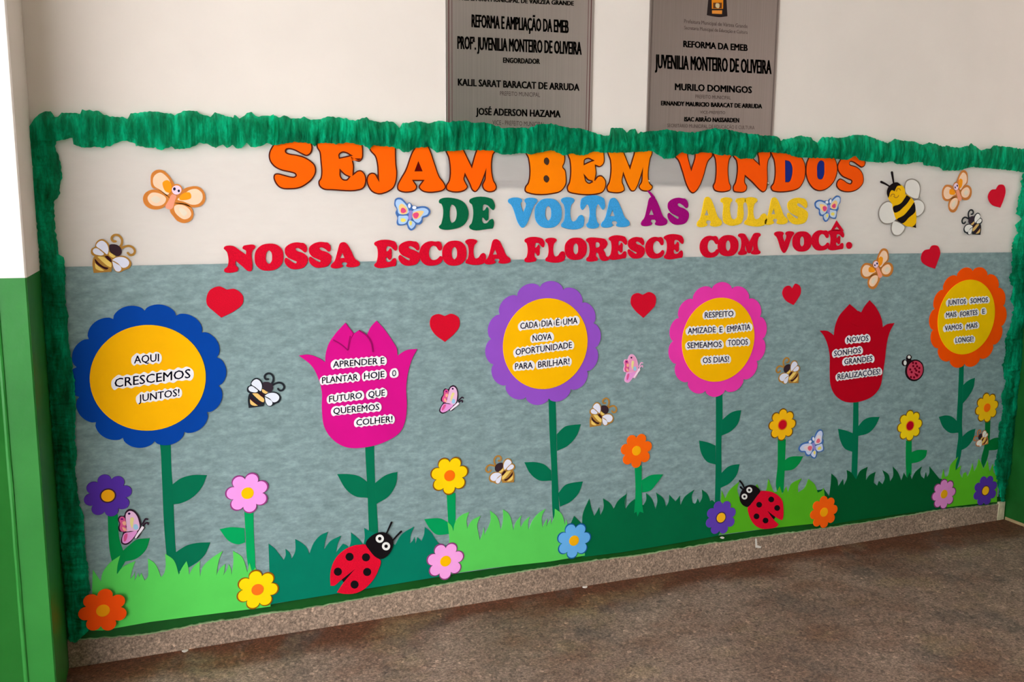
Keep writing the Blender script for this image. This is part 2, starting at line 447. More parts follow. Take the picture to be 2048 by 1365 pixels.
def plaque(x0, x1, z0, z1, m, label, texts, edge):
    org = ((x0+x1)/2, 0.0, z0)
    t = thing('plaque', label, 'plaque', org)
    r = 0.006
    def rr(a, b_, c_, d, r):
        out = []
        for cx, cz, s0 in ((b_-r, d-r, 0), (a+r, d-r, 1), (a+r, c_+r, 2), (b_-r, c_+r, 3)):
            for k in range(5):
                an = math.pi/2*(s0+k/4); out.append((cx+r*math.cos(an), cz+r*math.sin(an)))
        return out
    sheet('metal_plate', [rr(x0, x1, z0, z1, r)], -0.004, 0.004, m, t, org, bev=0.0006)
    for i, (ins, w) in enumerate(edge):
        sheet('border_line', [rr(x0+ins, x1-ins, z0+ins, z1-ins, 0.004), rr(x0+ins+w, x1-ins-w, z0+ins+w, z1-ins-w, 0.003)], -0.0043, 0.0002, mat('maroon_line', (96, 52, 54)) if edge[0][1] > 0.002 else mat('dark_line', (60, 46, 42)), t, org, bev=0)
    for sx, sz in ((x0+0.016, z0+0.016), (x1-0.016, z0+0.016), (x0+0.016, z1-0.016), (x1-0.016, z1-0.016)):
        v, f = [], []
        for j, (rr_, dy) in enumerate(((0.0075, -0.004), (0.0072, -0.0075), (0.005, -0.0095), (0.002, -0.0103))):
            for i in range(14):
                a = 2*math.pi*i/14; v.append((sx+rr_*math.cos(a), dy, sz+rr_*math.sin(a)))
        for j in range(3):
            for i in range(14): f.append((j*14+i, j*14+(i+1) % 14, (j+1)*14+(i+1) % 14, (j+1)*14+i))
        f.append(tuple(42+i for i in range(14)))
        mesh('screw_cap', v, f, mat('chrome', (225, 222, 220), rough=0.15, metallic=1.0), t, org, True)
    for s, q, bold, mm in texts:
        lettering('inscription', s, q, mm, t, org, -0.0046, bold)
    return t, org
plaque(0.918, 1.475, 1.553, 2.40, STEEL, 'left steel dedication plaque with maroon double border above the green ruffle', [
    ('PREFEITURA MUNICIPAL DE VÁRZEA GRANDE', (918, 0, 1148, 11, 8.5), 0.55, INK),
    ('REFORMA E AMPLIAÇÃO DA EMEB', (943, 54, 1137.5, 66, 25), 0.8, INK),
    ('PROFª. JUVENILIA MONTEIRO DE OLIVEIRA', (914.5, 97.5, 1163.5, 109.5, 25), 0.8, INK),
    ('ENGORDADOR', (1006, 125.4, 1080, 128, 10), 0.55, INK),
    ('KALIL SARAT BARACAT DE ARRUDA', (915.7, 171, 1159, 181.5, 13.5), 0.65, INK),
    ('PREFEITO MUNICIPAL', (1000, 191, 1080, 194, 8.5), 0.0, INKF),
    ('JOSÉ ADERSON HAZAMA', (951.6, 229.5, 1121.3, 235, 13.5), 0.65, INK),
    ('VICE - PREFEITO MUNICIPAL', (985, 249.5, 1090, 253.5, 9), 0.0, INKF)], [(0.010, 0.0035), (0.022, 0.002)])
t_r, org_r = plaque(1.702, 2.277, 1.57, 2.318, STEELD, 'right steel dedication plaque with small gold crest above the green ruffle', [
    ('Prefeitura Municipal de Várzea Grande', (1368.5, 45.7, 1495, 56.3, 7.5), 0.0, INKF),
    ('Secretaria Municipal de Educação e Cultura', (1368.5, 58.6, 1495, 68, 7), 0.0, INKF),
    ('REFORMA DA EMEB', (1366.6, 94, 1495.6, 102, 12.5), 0.65, INK),
    ('JUVENILIA MONTEIRO DE OLIVEIRA', (1310, 136, 1543.2, 148.2, 27), 0.8, INK),
    ('MURILO DOMINGOS', (1349.7, 180, 1504, 186.4, 13), 0.65, INK),
    ('PREFEITO MUNICIPAL', (1391, 196.5, 1462, 199.3, 7), 0.0, INKF),
    ('ERNANDY MAURICIO BARACAT DE ARRUDA', (1322, 210.6, 1524.4, 217, 8.5), 0.55, INK),
    ('VICE-PREFEITO', (1400, 227.4, 1450.5, 228.6, 6), 0.0, INKF),
    ('ISAC ABRÃO NASSARDEN', (1368.5, 242.7, 1478.7, 245, 8.5), 0.55, INK),
    ('SECRETÁRIO MUNICIPAL DE EDUCAÇÃO E CULTURA', (1334.5, 254.4, 1509.2, 259, 7), 0.0, INKF)], [(0.008, 0.0015), (0.012, 0.0012)])
def cr(nm, off, sc, s, y, th, m, par, org, bev=0.0002, hole=None, n=6):
    loops = [toW(smooth(P(off, sc, s), n), y)]
    if hole: loops += [toW(smooth(P(off, sc, h), n), y) for h in hole]
    return sheet(nm, loops, y, th, m, par, org, bev)
KO = (1400, 0)
crest = cr('crest', KO, 22.75, '400,-300c 1190,-300c 1230,400 1250,740c 900,780 560,740 310,690c 340,400', -0.0046, 0.0003, mat('crest_black', (30, 18, 18)), t_r, org_r)
for nm, s, c in (('crest_shield', '530,-300c 1060,-300c 1050,400c 540,400c', (222, 130, 10)), ('crest_band', '545,470c 1010,470c 1000,640c 550,620c', (226, 140, 50)),
                 ('crest_figure', '600,120c 1000,120c 990,380c 600,380c', (92, 50, 12)), ('crest_emblem', '740,150 880,180 890,300 850,370 750,350 700,260', (205, 185, 140))):
    y = -0.0050 if nm != 'crest_figure' else -0.0052
    if nm == 'crest_emblem': y = -0.0054
    o = cr(nm, KO, 22.75, s, y, 0.0002, mat(nm, c), None, (0, 0, 0))
    o.parent = crest; o.location = (-org_r[0], -org_r[1], -org_r[2])

# ------------------------------------------------------------------ background sheets
ZJ = 1.2975
L0 = Wy(100, 500, -0.006)[0]
o = sheet('white_backing_sheet', [[(XL+0.012, ZJ-0.002), (XR-0.03, ZJ-0.002), (XR-0.03, 1.735), (XL+0.012, 1.72)]], -0.0062, 0.0002, WHITE, bev=0)
tag(recenter(o), 'thin white fabric sheet behind the headline letters, plaques showing through', 'backing sheet')
lowpts = [(-0.29, 0.12)]+[(x, np.interp(x, [-0.3, 0.245, 0.893, 1.478, 2.104, 3.288, 3.7], [0.125, 0.115, 0.13, 0.128, 0.13, 0.12, 0.12])) for x in np.linspace(-0.28, 3.69, 30)]
xs = np.linspace(3.70, XL+0.03, 60)
jn = [(x, ZJ+0.0015*math.sin(x*3)) for x in xs]
o = sheet('grey_backing_sheet', [lowpts+jn], -0.0066, 0.0003, GREY, bev=0)
tag(recenter(o), 'grey-green mottled paper sheet behind the paper flowers', 'backing sheet')

# ------------------------------------------------------------------ crepe ruffles
def seq(parts):
    out = []
    for off, s in parts: out += [(p[0], p[1]) for p in P(off, 5.689, s)]
    return out
UPE = seq([((40, 200), '95,420 110,300 160,220 220,165 290,130 350,130 380,170 400,200 430,200 480,150 620,145 690,170 710,125 750,120 900,130 970,180 1200,205 1225,215 1260,155 1500,135 1710,150 1760,185 1850,130'),
           ((380, 200), '0,125 80,130 110,165 230,190 280,145 400,185 490,205 500,170 560,215 600,185 640,150 700,140 740,190 960,175 1000,200 1070,180 1130,210 1250,215 1290,190 1370,225 1470,225 1560,190 1700,200 1870,240'),
           ((720, 210), '0,160 70,145 130,180 250,205 300,180 370,190 440,265 480,210 600,195 620,185 780,210 900,180 1000,195 1200,180 1260,200 1470,210 1600,265 1900,260'),
           ((1060, 220), '0,200 130,155 280,165 330,190 600,220 850,300 890,290 905,205 1040,205 1090,260 1130,220 1190,220 1215,280 1250,250 1440,240 1530,220 1640,240 1820,260'),
           ((1400, 240), '0,130 90,110 160,95 280,110 560,160 760,180 860,185 910,235 1000,210 1140,180 1240,200 1320,265 1370,195 1600,205'),
           ((1688, 250), '0,140 80,115 230,120 480,210 560,160 640,180 780,190 870,230 950,200 1040,220 1110,250 1160,235 1200,250 1290,260 1400,240 1430,205 1540,290 1600,270 1640,275 1690,235 1850,250 1960,270 2100,270 2200,290')])
LOE = seq([((40, 200), '95,500 390,490 460,460 550,450 600,435 610,510 740,548 860,530 960,548 1040,520 1130,480 1215,465 1310,490 1320,530 1480,550 1540,540 1560,570 1610,570 1720,530 1760,565 1900,555'),
           ((380, 200), '0,550 100,500 200,500 290,550 370,505 420,550 480,520 520,555 580,555 640,490 690,540 800,530 880,490 940,520 1200,480 1380,500 1420,540 1450,490 1650,500 1800,490 1950,520'),
           ((720, 210), '0,450 100,500 150,460 400,490 500,545 640,490 780,480 860,540 970,530 1200,515 1500,520 1600,570 1880,550'),
           ((1060, 220), '0,510 230,460 380,520 460,500 600,520 700,480 1000,490 1380,470 1500,550 1620,555 1700,490 1850,510'),
           ((1400, 240), '0,370 130,380 200,400 400,410 430,440 600,445 650,370 800,370 1000,390 1100,430 1500,440 1650,460 1750,410'),
           ((1688, 250), '150,400 250,420 450,430 530,415 570,445 720,450 760,425 880,425 890,460 1060,480 1100,520 1290,520 1440,480 1800,510 1960,530 2200,580')])
def interp(seqp, x, axis=0):
    xs = [p[axis] for p in seqp]; ys = [p[1-axis] for p in seqp]
    return float(np.interp(x, xs, ys))
def pleat(u, v, seed):
    """ruffle height 0..1; u in metres along the band, v 0..1 across"""
    sl = 0.010*noise.noise(Vector((u*7, seed, 3)))
    uu = u+sl*(v-0.5)*2+0.004*noise.noise(Vector((u*20, v*2, seed)))
    a = 1-abs(noise.noise(Vector((uu*38, v*0.8, seed)))*2)
    b_ = 1-abs(noise.noise(Vector((uu*130, v*1.2, seed+5)))*2)
    c_ = noise.noise(Vector((uu*14, v*1.5, seed+9)))
    return 0.5*a+0.12*b_+1.0*c_
def band(name, fn0, fn1, a, b_, step, seed, yb, bulge, vert, par, org, nv=14, spike=1.0):
    v, f = [], []
    n_ = max(4, int(abs(b_-a)/step)); nn = 0
    for i in range(n_+1):
        s = a+(b_-a)*i/n_
        p0, p1 = fn0(s), fn1(s)
        if vert: q0, q1 = Wy(p0, s, -0.012), Wy(p1, s, -0.012)
        else: q0, q1 = Wy(s, p0, -0.012), Wy(s, p1, -0.012)
        u = q0[1] if vert else q0[0]
        j0 = 0.0035*noise.noise(Vector((u*90, 1, seed)))+0.003*noise.noise(Vector((u*30, 2, seed)))
        j1 = 0.0035*noise.noise(Vector((u*90, 7, seed)))+0.003*noise.noise(Vector((u*30, 8, seed)))
        for j in range(nv+1):
            t = j/nv; t_ = t
            X = q0[0]+(q1[0]-q0[0])*t_; Z = q0[1]+(q1[1]-q0[1])*t_
            e0, e1 = (1-t)**2*j0, t**2*j1
            if vert: X += (e0+e1)*spike
            else: Z += e0+e1
            h = math.sin(math.pi*min(max(t, 0.03), 0.97))**0.7
            y = yb-bulge*(0.35+0.65*h)-0.013*(0.35+0.65*h)*pleat(u, t, seed)
            X = min(X, XR-0.002)
            if y > yb: y = yb
            v.append((X, y, Z))
    for i in range(n_):
        for j in range(nv):
            k = i*(nv+1)+j; f.append((k, k+nv+1, k+nv+2, k+1))
    return mesh(name, v, f, CREPE, par, org, True)
o_top = Wy(1050, 280, 0)
gt = thing('crepe_paper_ruffle', 'long ruffled green crepe paper garland along the top of the display', 'garland', (o_top[0], 0, o_top[1]), 'green crepe paper border')
og = (o_top[0], 0, o_top[1])
seams = [57, 165, 547, 840, 1127, 1546, 1843, 2076]
for i in range(len(seams)-1):
    a = seams[i]-(6 if i else 0); b_ = seams[i+1]
    band('crepe_strip', lambda s: interp(UPE, s), lambda s: interp(LOE, s), a, b_, 1.15, 3+i*11, -0.0125-(0.002 if i % 2 else 0), 0.010, False, gt, og)
LIN = [(112, 285), (111, 294), (120, 318), (125, 350), (117, 394), (108, 406), (110, 429), (111, 461), (116, 485), (117, 508), (128, 515), (130, 532), (131, 557), (131, 595), (136, 633), (137, 681), (144, 720), (150, 770), (152, 824), (150, 870), (155, 912), (150, 934), (157, 995), (168, 1036), (171, 1104), (178, 1145), (180, 1180), (172, 1207), (177, 1261), (150, 1285)]
LOUT = [(57, 262), (60, 290), (64, 330), (70, 420), (77, 480), (80, 540), (92, 690), (108, 900), (120, 1060), (130, 1180), (138, 1275), (139, 1285)]
o_l = Wy(110, 760, 0)
gl = band('crepe_paper_ruffle', lambda s: interp(LOUT, s, 1), lambda s: interp(LIN, s, 1), 282, 1283, 1.0, 101, -0.0120, 0.008, True, None, (o_l[0], 0, o_l[1]))
tag(gl, 'shadowy vertical green crepe ruffle down the left edge beside the pillar', 'garland', 'green crepe paper border')
RIN = [(2044, 340), (2041, 378), (2034, 400), (2030, 427), (2041, 438), (2028, 450), (2032, 465), (2025, 478), (2021, 520), (2021, 545), (2016, 556), (2024, 575), (2019, 600), (2026, 615), (2018, 651), (2008, 684), (2010, 700), (2003, 731), (2009, 766), (2000, 790), (2004, 814), (1996, 861), (1993, 905), (1986, 938), (1993, 966), (2000, 1004)]
ROUT = [(2075, 320), (2066, 420), (2058, 520), (2048, 640), (2038, 760), (2029, 854), (2025, 924), (2015, 960), (2008, 1004)]
o_r = Wy(2020, 700, 0)
gr = band('crepe_paper_ruffle', lambda s: interp(RIN, s, 1), lambda s: interp(ROUT, s, 1), 347, 1003, 0.9, 202, -0.0115, 0.006, True, None, (o_r[0], 0, o_r[1]), spike=2.6)
tag(gr, 'vertical green crepe ruffle down the right edge at the corner', 'garland', 'green crepe paper border')

# ------------------------------------------------------------------ grass
C1, C2 = (0, 900), (400, 880)
C3, C4, C5 = (820, 860), (1240, 800), (1620, 760)
s1, s2, s5 = 2.935, 3.792, 4.266
def grass(parts, bottom, c, label, y=-0.0092, th=0.002, side_right=None):
    pts = []
    for off, sc, s in parts: pts += P(off, sc, s)
    pts += [(x, y_, True) for x, y_ in bottom]
    o = sheet('grass_strip', [toW(smooth(pts, 5), y)], y, th, eva(c), bev=0.0003)
    recenter(o)
    return tag(o, label, 'paper grass', 'foam grass strips')
grass([(C1, s1, '545,705c 572,745 592,775c 600,730 640,670 705,622c 690,680 685,735c 720,690 795,655c 775,710 765,760c 785,735 792,715c 790,770c 812,725c 816,750c 830,725c 850,770c 868,745 870,700 868,640c 910,670 945,750c 962,730 972,690 970,612c 1020,650 1050,735c 1065,700 1095,655c 1105,690 1110,735c 1135,690 1175,655c 1172,700 1175,745c 1190,690 1240,640 1308,595c 1285,650 1270,740c 1290,700 1322,672c 1318,710 1310,738c 1335,700 1342,672c 1355,700 1360,735c 1370,660 1368,595c 1420,630 1452,720c 1465,665c 1480,720c 1500,690c 1520,760 1560,780c')],
      [(541, 1190), (541, 1214), (520, 1217), (400, 1232), (300, 1245), (205, 1262), (188, 1262), (184, 1180)], (92, 214, 92), 'light green foam grass strip at the far left between orange and yellow flowers')
grass([(C2, s2, '520,790c 570,830 600,870 635,915c 650,880 648,830c 680,860 695,905c 722,850 722,755c 780,790 810,820 830,870c 860,790 910,730 970,700c 950,770 940,835c 990,770 1070,730c 1045,790 1030,860c 1060,820 1085,790c 1120,810 1130,830c 1145,770 1145,705c 1200,750 1240,800c 1250,740 1245,670c 1290,695 1370,720 1480,800c 1530,720 1625,660c 1600,720 1592,790c 1612,770 1625,740c 1635,790c 1650,740c 1680,770c 1700,720 1705,665c 1750,700 1790,760 1840,810 1868,800c 1900,860c')],
      [(899, 1150), (880, 1154), (760, 1174), (650, 1192), (556, 1207), (541, 1210)], (0, 122, 96), 'dark teal foam grass strip under the magenta tulip', y=-0.0090)
grass([(C3, s2, '296,900c 300,830c 292,760 285,700c 315,730 330,772c 345,700 390,650 450,625c 430,680 435,750c 470,690 535,655c 510,720 520,790c 530,840c 550,790 560,740c 565,800c 595,740 612,690 608,615c 660,660 690,762c 706,690 706,605c 750,640 785,765c 800,710 845,650c 835,700 840,745c 865,700 908,660c 895,710 900,762c 930,690 970,640 1028,600c 1000,660 1005,745c 1020,710 1042,675c 1035,735c 1060,690 1068,670c 1070,720c 1095,660 1100,600c 1150,640 1175,720c 1185,680c 1205,760c 1260,740c')],
      [(1166, 1060), (1170, 1112), (1100, 1124), (980, 1137), (912, 1147), (896, 1149)], (92, 208, 90), 'light green foam grass strip between pink and blue flowers')
grass([(C3, s2, '1200,760c 1245,655c 1290,700 1306,720c 1312,640 1360,525c 1378,600 1398,655c 1415,630 1435,590c 1445,652c 1470,590 1465,522c 1520,560 1545,602c 1580,540 1645,487c 1630,540 1632,612c'), (C4, s2, '50,712c 45,760 40,832c 80,780 112,755c 140,800 180,800c 200,760 198,708c 240,750 270,832c 285,770 275,706c 330,750 350,812c 368,780 376,722c 400,750 422,772c 440,750 456,728c 456,770 460,802c 490,740 565,683c 545,730 552,782c 570,790 590,750c 605,785c 625,740 622,682c 665,720 685,772c 700,762c 740,800 770,860c')],
      [(1447, 1050), (1437, 1072), (1350, 1088), (1240, 1106), (1165, 1115), (1160, 1060)], (0, 103, 62), 'dark green foam grass strip under the orange daisy, between blue and purple flowers', y=-0.0090)
grass([(C4, s2, '760,860c 772,690c 785,720 798,752c 830,690 905,622c 890,680 905,740c 960,700 1010,700c 1040,640c 1062,690c 1100,700 1126,602c 1150,660 1170,700 1190,700c 1212,658c 1232,718c 1262,658c 1275,705c 1300,640 1378,598c 1352,650 1352,705c 1400,670 1430,602c 1475,640 1500,705c 1530,690 1545,670c 1555,740c 1590,760c')],
      [(1662, 1045), (1600, 1051), (1520, 1060), (1440, 1070)], (88, 178, 32), 'yellow-green foam grass strip behind the right big ladybug')
grass([(C5, s5, '20,950c 122,935c 150,975 165,995c 178,900 185,802c 230,850 242,910c 262,880 283,850c 290,905c 318,840 315,772c 350,790 385,840c 395,850c 430,780 493,745c 480,800 478,860c 510,815 560,788c 548,840 545,880c 575,905c 590,865c 620,893c 640,840 620,772c 670,810 685,872c 712,820 708,742c 750,790 780,862c 795,820 802,795c 830,842c 850,792c 870,852c 900,790 955,742c 942,790 950,825c 975,845c 990,790c 1000,835c 1020,800 1020,742c 1060,790 1105,845c 1135,850c')],
      [(1893, 1010), (1890, 1017), (1800, 1029), (1720, 1040), (1660, 1050), (1632, 1052)], (0, 88, 44), 'dark green foam grass strip under the red tulip', y=-0.0090)
grass([(C5, s5, '1125,830c 1140,765c 1152,830c 1175,822 1200,730 1265,658c 1245,720 1242,775c 1290,732c 1278,800c 1300,842c 1312,800 1332,790c 1345,830c 1375,760 1388,712c 1402,785c 1425,740 1440,675c 1465,720 1478,762c 1500,730 1516,688c 1525,740 1535,790c 1560,718c 1575,800 1610,790c')],
      [(1996, 900), (1994, 1005), (1975, 1006), (1930, 1011), (1888, 1016)], (92, 186, 36), 'yellow-green foam grass strip at the far right behind pink and purple flowers')

# ------------------------------------------------------------------ big flowers
DG = (0, 112, 78)
def leafstem(par, org, col, stem, leaves, y=-0.0080):
    m = eva(col)
    off, sc, s = stem
    sheet('stem', [toW(smooth(P(off, sc, s), 5), y)], y, 0.0012, m, par, org, 0.0002)
    for off, sc, s in leaves:
        sheet('leaf', [toW(smooth(P(off, sc, s), 6), y-0.0006)], y-0.0006, 0.0012, m, par, org, 0.0002)
Z0 = (0, 0)
def bigflower(label, dpx, rimc, discc, stem, leaves, stemc=DG, rot=0.1, rimoff=(0, 0), R=0.234, n=14):
    cx, cz = Wy(dpx[0], dpx[1], -0.0125)
    org = (cx, 0, cz)
    t = thing('paper_flower', label, 'paper flower', (cx, 0, cz), 'large foam flowers')
    leafstem(t, org, stemc, stem, leaves)
    rx, rz = Wy(dpx[0]+rimoff[0], dpx[1]+rimoff[1], -0.011)
    sheet('petal_ring', [scallop(rx, rz, R, n, 0.095, rot)], -0.0112, 0.002, eva(rimc), t, org, 0.0003)
    sheet('flower_centre', [circ(cx, cz, 0.1712, 72)], -0.0132, 0.0019, eva(discc), t, org, 0.0004)
    return t
bigflower('large foam flower with blue scalloped petals and yellow centre, far left', (298, 757), (0, 66, 162), (255, 184, 0),
          (Z0, 1, '316,870c 341,870c 343,940 346,980 349,1060 352,1105 360,1150c 338,1150c 333,1110 328,1050 324,960 320,890'),
          [(C1, s1, '1012,205c 1060,170 1130,150 1215,150c 1185,220 1130,280 1060,315 1015,322c'), (C1, s1, '1025,607c 1100,562 1160,548 1235,545c 1200,620 1130,680 1050,715c 1030,690')], rimoff=(1, -3), rot=0.02)
bigflower('large foam flower with lilac purple scalloped petals and yellow centre', (1092, 688.5), (150, 82, 200), (255, 188, 0),
          (Z0, 1, '1097,790c 1111,790c 1113,870 1114,920 1116,965 1119,1023 1122,1045c 1108,1045c 1106,1034 1103,940 1099,860'),
          [((840, 560), s2, '1038,1172c 1100,1115 1160,1102 1220,1097c 1190,1180 1120,1260 1040,1298c'), (C3, s2, '868,248c 960,248 1020,265 1070,310c 1074,387c 980,385 910,330'), (C3, s2, '1125,482c 1180,420 1240,402 1312,393c 1280,480 1220,545 1138,585c')], rimoff=(-3, -1))
bigflower('large foam flower with hot pink scalloped petals and yellow centre', (1437.5, 680.5), (238, 58, 172), (255, 188, 0),
          (Z0, 1, '1432,780c 1445,780c 1445,840 1443,880 1443,950 1441,985 1440,1010c 1430,1010c 1431,960 1432,880'),
          [(C4, s2, '772,157c 840,100 880,85 920,80c 895,180 840,240 772,272c'), (C4, s2, '600,310c 670,325 725,348c 725,492c 660,470 615,400'), (C4, s2, '765,562c 820,510 860,495 908,490c 885,570 830,635 762,670c')], rimoff=(0, 0), rot=0.2)
bigflower('large foam flower with orange scalloped petals, far right by the ruffle', (1933.5, 635), (255, 84, 0), (250, 200, 0),
          (Z0, 1, '1919,725c 1928,725c 1926,800 1924,850 1925,880 1921,915 1912,945c 1910,945c 1913,905 1917,870 1914,850 1916,800'),
          [((1620, 520), s5, '1306,1072c 1340,1040 1370,1022 1408,1008c 1395,1090 1350,1170 1300,1232c'), (C5, s5, '1100,318c 1160,305 1210,315 1262,360c 1264,452c 1200,455 1140,410'), (C5, s5, '1296,492c 1340,450 1370,432 1412,418c 1395,500 1340,575 1285,605c')], rimoff=(4, 1), rot=0.0)

def tulip(label, off, sc, outline, petals, c, stem, leaves, cpx, creases=()):
    cx, cz = Wy(cpx[0], cpx[1], -0.0112); org = (cx, 0, cz)
    t = thing('paper_tulip', label, 'paper flower', (cx, 0, cz), 'large foam flowers')
    leafstem(t, org, DG, stem, leaves)
    m = eva(c)
    sheet('tulip_cup', [toW(smooth(P(off, sc, outline), 6), -0.0110)], -0.0110, 0.0018, m, t, org, 0.0004)
    for k, s in enumerate(petals):
        y = -0.0124-0.0014*k
        sheet('petal', [toW(smooth(P(off, sc, s), 6), y)], y, 0.0014, m, t, org, 0.0004)
    for s in creases:
        pts = [(off[0]+a/sc, off[1]+b__/sc) for a, b__ in strokeloop(smooth(P((0, 0), 1, s), 5, False), 5)]
        sheet('crease_line', [toW(pts, -0.0142)], -0.0142, 0.0003, eva(tuple(int(k*0.72) for k in c)), t, org, 0)
    return t
tulip('large magenta foam tulip with slips of writing, between blue and lilac flowers', (380, 560), s2,
      '825,575c 900,568 980,595 1025,625c 1030,560 1055,480 1120,390 1180,325c 1215,370 1245,408c 1285,380c 1312,400 1340,425c 1370,360 1415,310c 1470,370 1540,470 1568,520 1575,575c 1640,535 1725,525c 1685,600 1655,700 1640,820 1645,960 1630,1080 1590,1160 1480,1230 1330,1272 1180,1270 1080,1210 1020,1120 1000,980 1000,850 970,740 920,650',
      ['1195,560c 1205,480 1240,420 1285,382c 1350,430 1385,500 1388,560c 1290,600', '1062,470c 1110,400 1180,330c 1210,370 1238,410c 1215,460 1195,530c 1140,480'], (214, 16, 138),
      (Z0, 1, '730,885c 748,885c 749,930 751,980 754,1020 757,1085c 739,1085c 737,1040 735,980 732,930'),
      [(C2, s2, '1040,262c 1130,262 1210,280 1270,322c 1272,442c 1180,430 1110,380'), (C2, s2, '1325,332c 1400,275 1450,255 1498,245c 1485,340 1430,430 1335,490c')], (733, 800),
      ('1285,385 1340,425 1375,480 1386,545', '1090,458 1130,480 1165,505 1195,532', '1215,430 1205,480 1198,530'))
tulip('large dark red foam tulip with slips of writing, between pink and orange flowers', (1620, 520), s5,
      '85,605c 150,608 205,645c 215,570 250,480 300,420 340,378c 390,420 410,438 440,448c 465,400 510,345c 560,400 610,500 622,575c 660,550 722,540c 680,620 655,720 640,850 620,980 600,1080 540,1160 430,1210 300,1212 220,1160 180,1080 170,950 170,820 150,720 120,650',
      ['342,540c 360,470 415,436c 465,470 490,540c 420,570'], (186, 0, 28),
      (Z0, 1, '1707,795c 1717,795c 1717,850 1716,900 1714,960 1712,990c 1702,990c 1704,920 1706,860'),
      [(C5, s5, '410,402c 460,345 510,322 595,318c 555,400 500,455 408,482c'), (C5, s5, '240,420c 310,435 368,458c 366,617c 300,590 260,520')], (1713, 730))

# ------------------------------------------------------------------ small daisies
def daisy(label, cpx, h, c, oc, cc, n=8, rot=0.0, stem=None, leaves=(), stemc=(0, 150, 84), y=-0.0120, name='paper_daisy', ringc=None, sy=-0.0080):
    cx, cz = Wy(cpx[0], cpx[1], y); R = hpx(cpx[0], cpx[1], h, y)/2
    org = (cx, 0, cz)
    t = thing(name, label, 'paper flower', (cx, 0, cz), 'small foam daisies')
    if stem: leafstem(t, org, stemc, stem, leaves, sy)
    dp = 0.26
    if oc:
        sheet('outline', [lobes(cx, cz, R, n, rot)], y+0.0006, 0.0016, eva(oc), t, org, 0.0002)
        sheet('petals', [lobes(cx, cz, R*0.93, n, rot)], y, 0.0008, eva(c), t, org, 0.0003)
    else:
        sheet('petals', [lobes(cx, cz, R, n, rot)], y, 0.0022, eva(c), t, org, 0.0006)
    if ringc: sheet('centre_ring', [circ(cx, cz, R*0.34)], y-0.0005, 0.0004, eva(ringc), t, org, 0.0001)
    sheet('flower_centre', [circ(cx, cz, R*0.28)], y-0.0012, 0.0012, eva(cc), t, org, 0.0004)
    return t
SG = (0, 150, 84)
daisy('purple foam daisy with orange centre behind the small pink butterfly, lower left', (216, 992), 86, (88, 50, 168), None, (255, 176, 20), 8, 0.15, (C1, s1, '632,380c 692,380c 700,520 725,600 740,650c 690,735c 655,650 640,560'), [(C1, s1, '715,600c 760,560 800,530 880,520c 855,590 800,640 730,658c')], (0, 140, 70), ringc=(70, 40, 60))
daisy('light pink foam daisy on a stem with yellow centre, beside the blue flower', (495, 987), 83, (250, 160, 238), (150, 60, 130), (255, 200, 0), 7, 0.35, (C2, s2, '335,530c 405,530c 408,700 418,900 420,1000c 385,1010c 362,940 345,700'), [(C2, s2, '148,680c 230,665 337,672c 342,780c 290,795 220,770')], (0, 165, 92))
daisy('bright yellow foam daisy with orange centre resting low on the left grass', (515, 1180), 80, (255, 222, 10), (150, 90, 10), (255, 120, 30), 7, 0.78)
daisy('orange-red foam daisy with yellow centre at the bottom left corner', (206, 1222), 86, (255, 82, 10), None, (248, 158, 10), 7, 0.5, y=-0.0300)
daisy('yellow foam daisy on a stem with orange centre, right of magenta tulip', (899, 952), 78, (255, 214, 10), (140, 86, 10), (255, 112, 10), 7, 0.2, (C3, s2, '278,480c 345,480c 345,700 340,800c 300,830c 290,700'), [(C3, s2, '108,680c 230,675 290,705c 300,792c 200,795 150,750')], (0, 156, 88))
daisy('light pink foam daisy low on the skirting right of the left big ladybug', (891, 1123), 76, (250, 165, 232), (140, 60, 120), (255, 190, 0), 7, 0.2)
daisy('light blue foam daisy with yellow centre low between two grass strips', (1148, 1082), 73, (104, 178, 240), (20, 90, 150), (250, 180, 10), 7, 0.1)
daisy('orange foam daisy on a stem with yellow centre, right of the lilac flower', (1273, 902), 69, (255, 104, 12), None, (255, 176, 10), 7, 0.25, (C4, s2, '112,500c 165,500c 165,700 170,800 180,860c 150,850c 132,888c 125,850c 108,862c 118,700'), [(C4, s2, '165,612c 230,575 270,568 328,568c 275,640 230,690 168,705c')], (0, 150, 84), sy=-0.0102)
daisy('golden yellow foam daisy with red centre on a stem, right of the pink flower', (1565, 850), 65, (255, 192, 20), (120, 74, 10), (205, 10, 36), 8, 0.0, (C4, s2, '1198,300c 1258,300c 1250,520 1240,700c 1215,720c 1190,690 1196,500'), [(C4, s2, '1247,462c 1290,435 1390,430c 1355,490 1310,530 1245,540c')], (0, 140, 68), ringc=(230, 120, 20))
daisy('purple foam daisy with yellow centre left of the right big ladybug', (1442, 1036), 68, (98, 64, 178), None, (255, 188, 30), 8, 0.3, ringc=(70, 40, 80))
daisy('orange foam daisy with yellow centre right of the right big ladybug', (1648, 1025), 64, (255, 98, 14), None, (255, 170, 10), 8, 0.1)
daisy('yellow foam daisy with red centre on a stem, right of the red tulip', (1820, 852), 63, (252, 214, 20), (130, 90, 10), (190, 0, 36), 8, 0.1, (C5, s5, '820,520c 868,520c 868,700 866,810c 825,842c 818,700'), [(C5, s5, '862,622c 920,600 1000,602c 985,660 930,700 862,715c')], (0, 140, 68), ringc=(240, 150, 20))
daisy('yellow foam daisy with orange centre at the far right below the orange flower', (1974, 816), 61, (252, 196, 20), (120, 80, 10), (255, 110, 10), 8, 0.2, (C5, s5, '1495,350c 1540,350c 1532,520 1520,650 1482,752c 1462,700 1490,560'), [(C5, s5, '1520,525c 1570,500 1622,492c 1605,590 1520,605c')], (0, 112, 52))
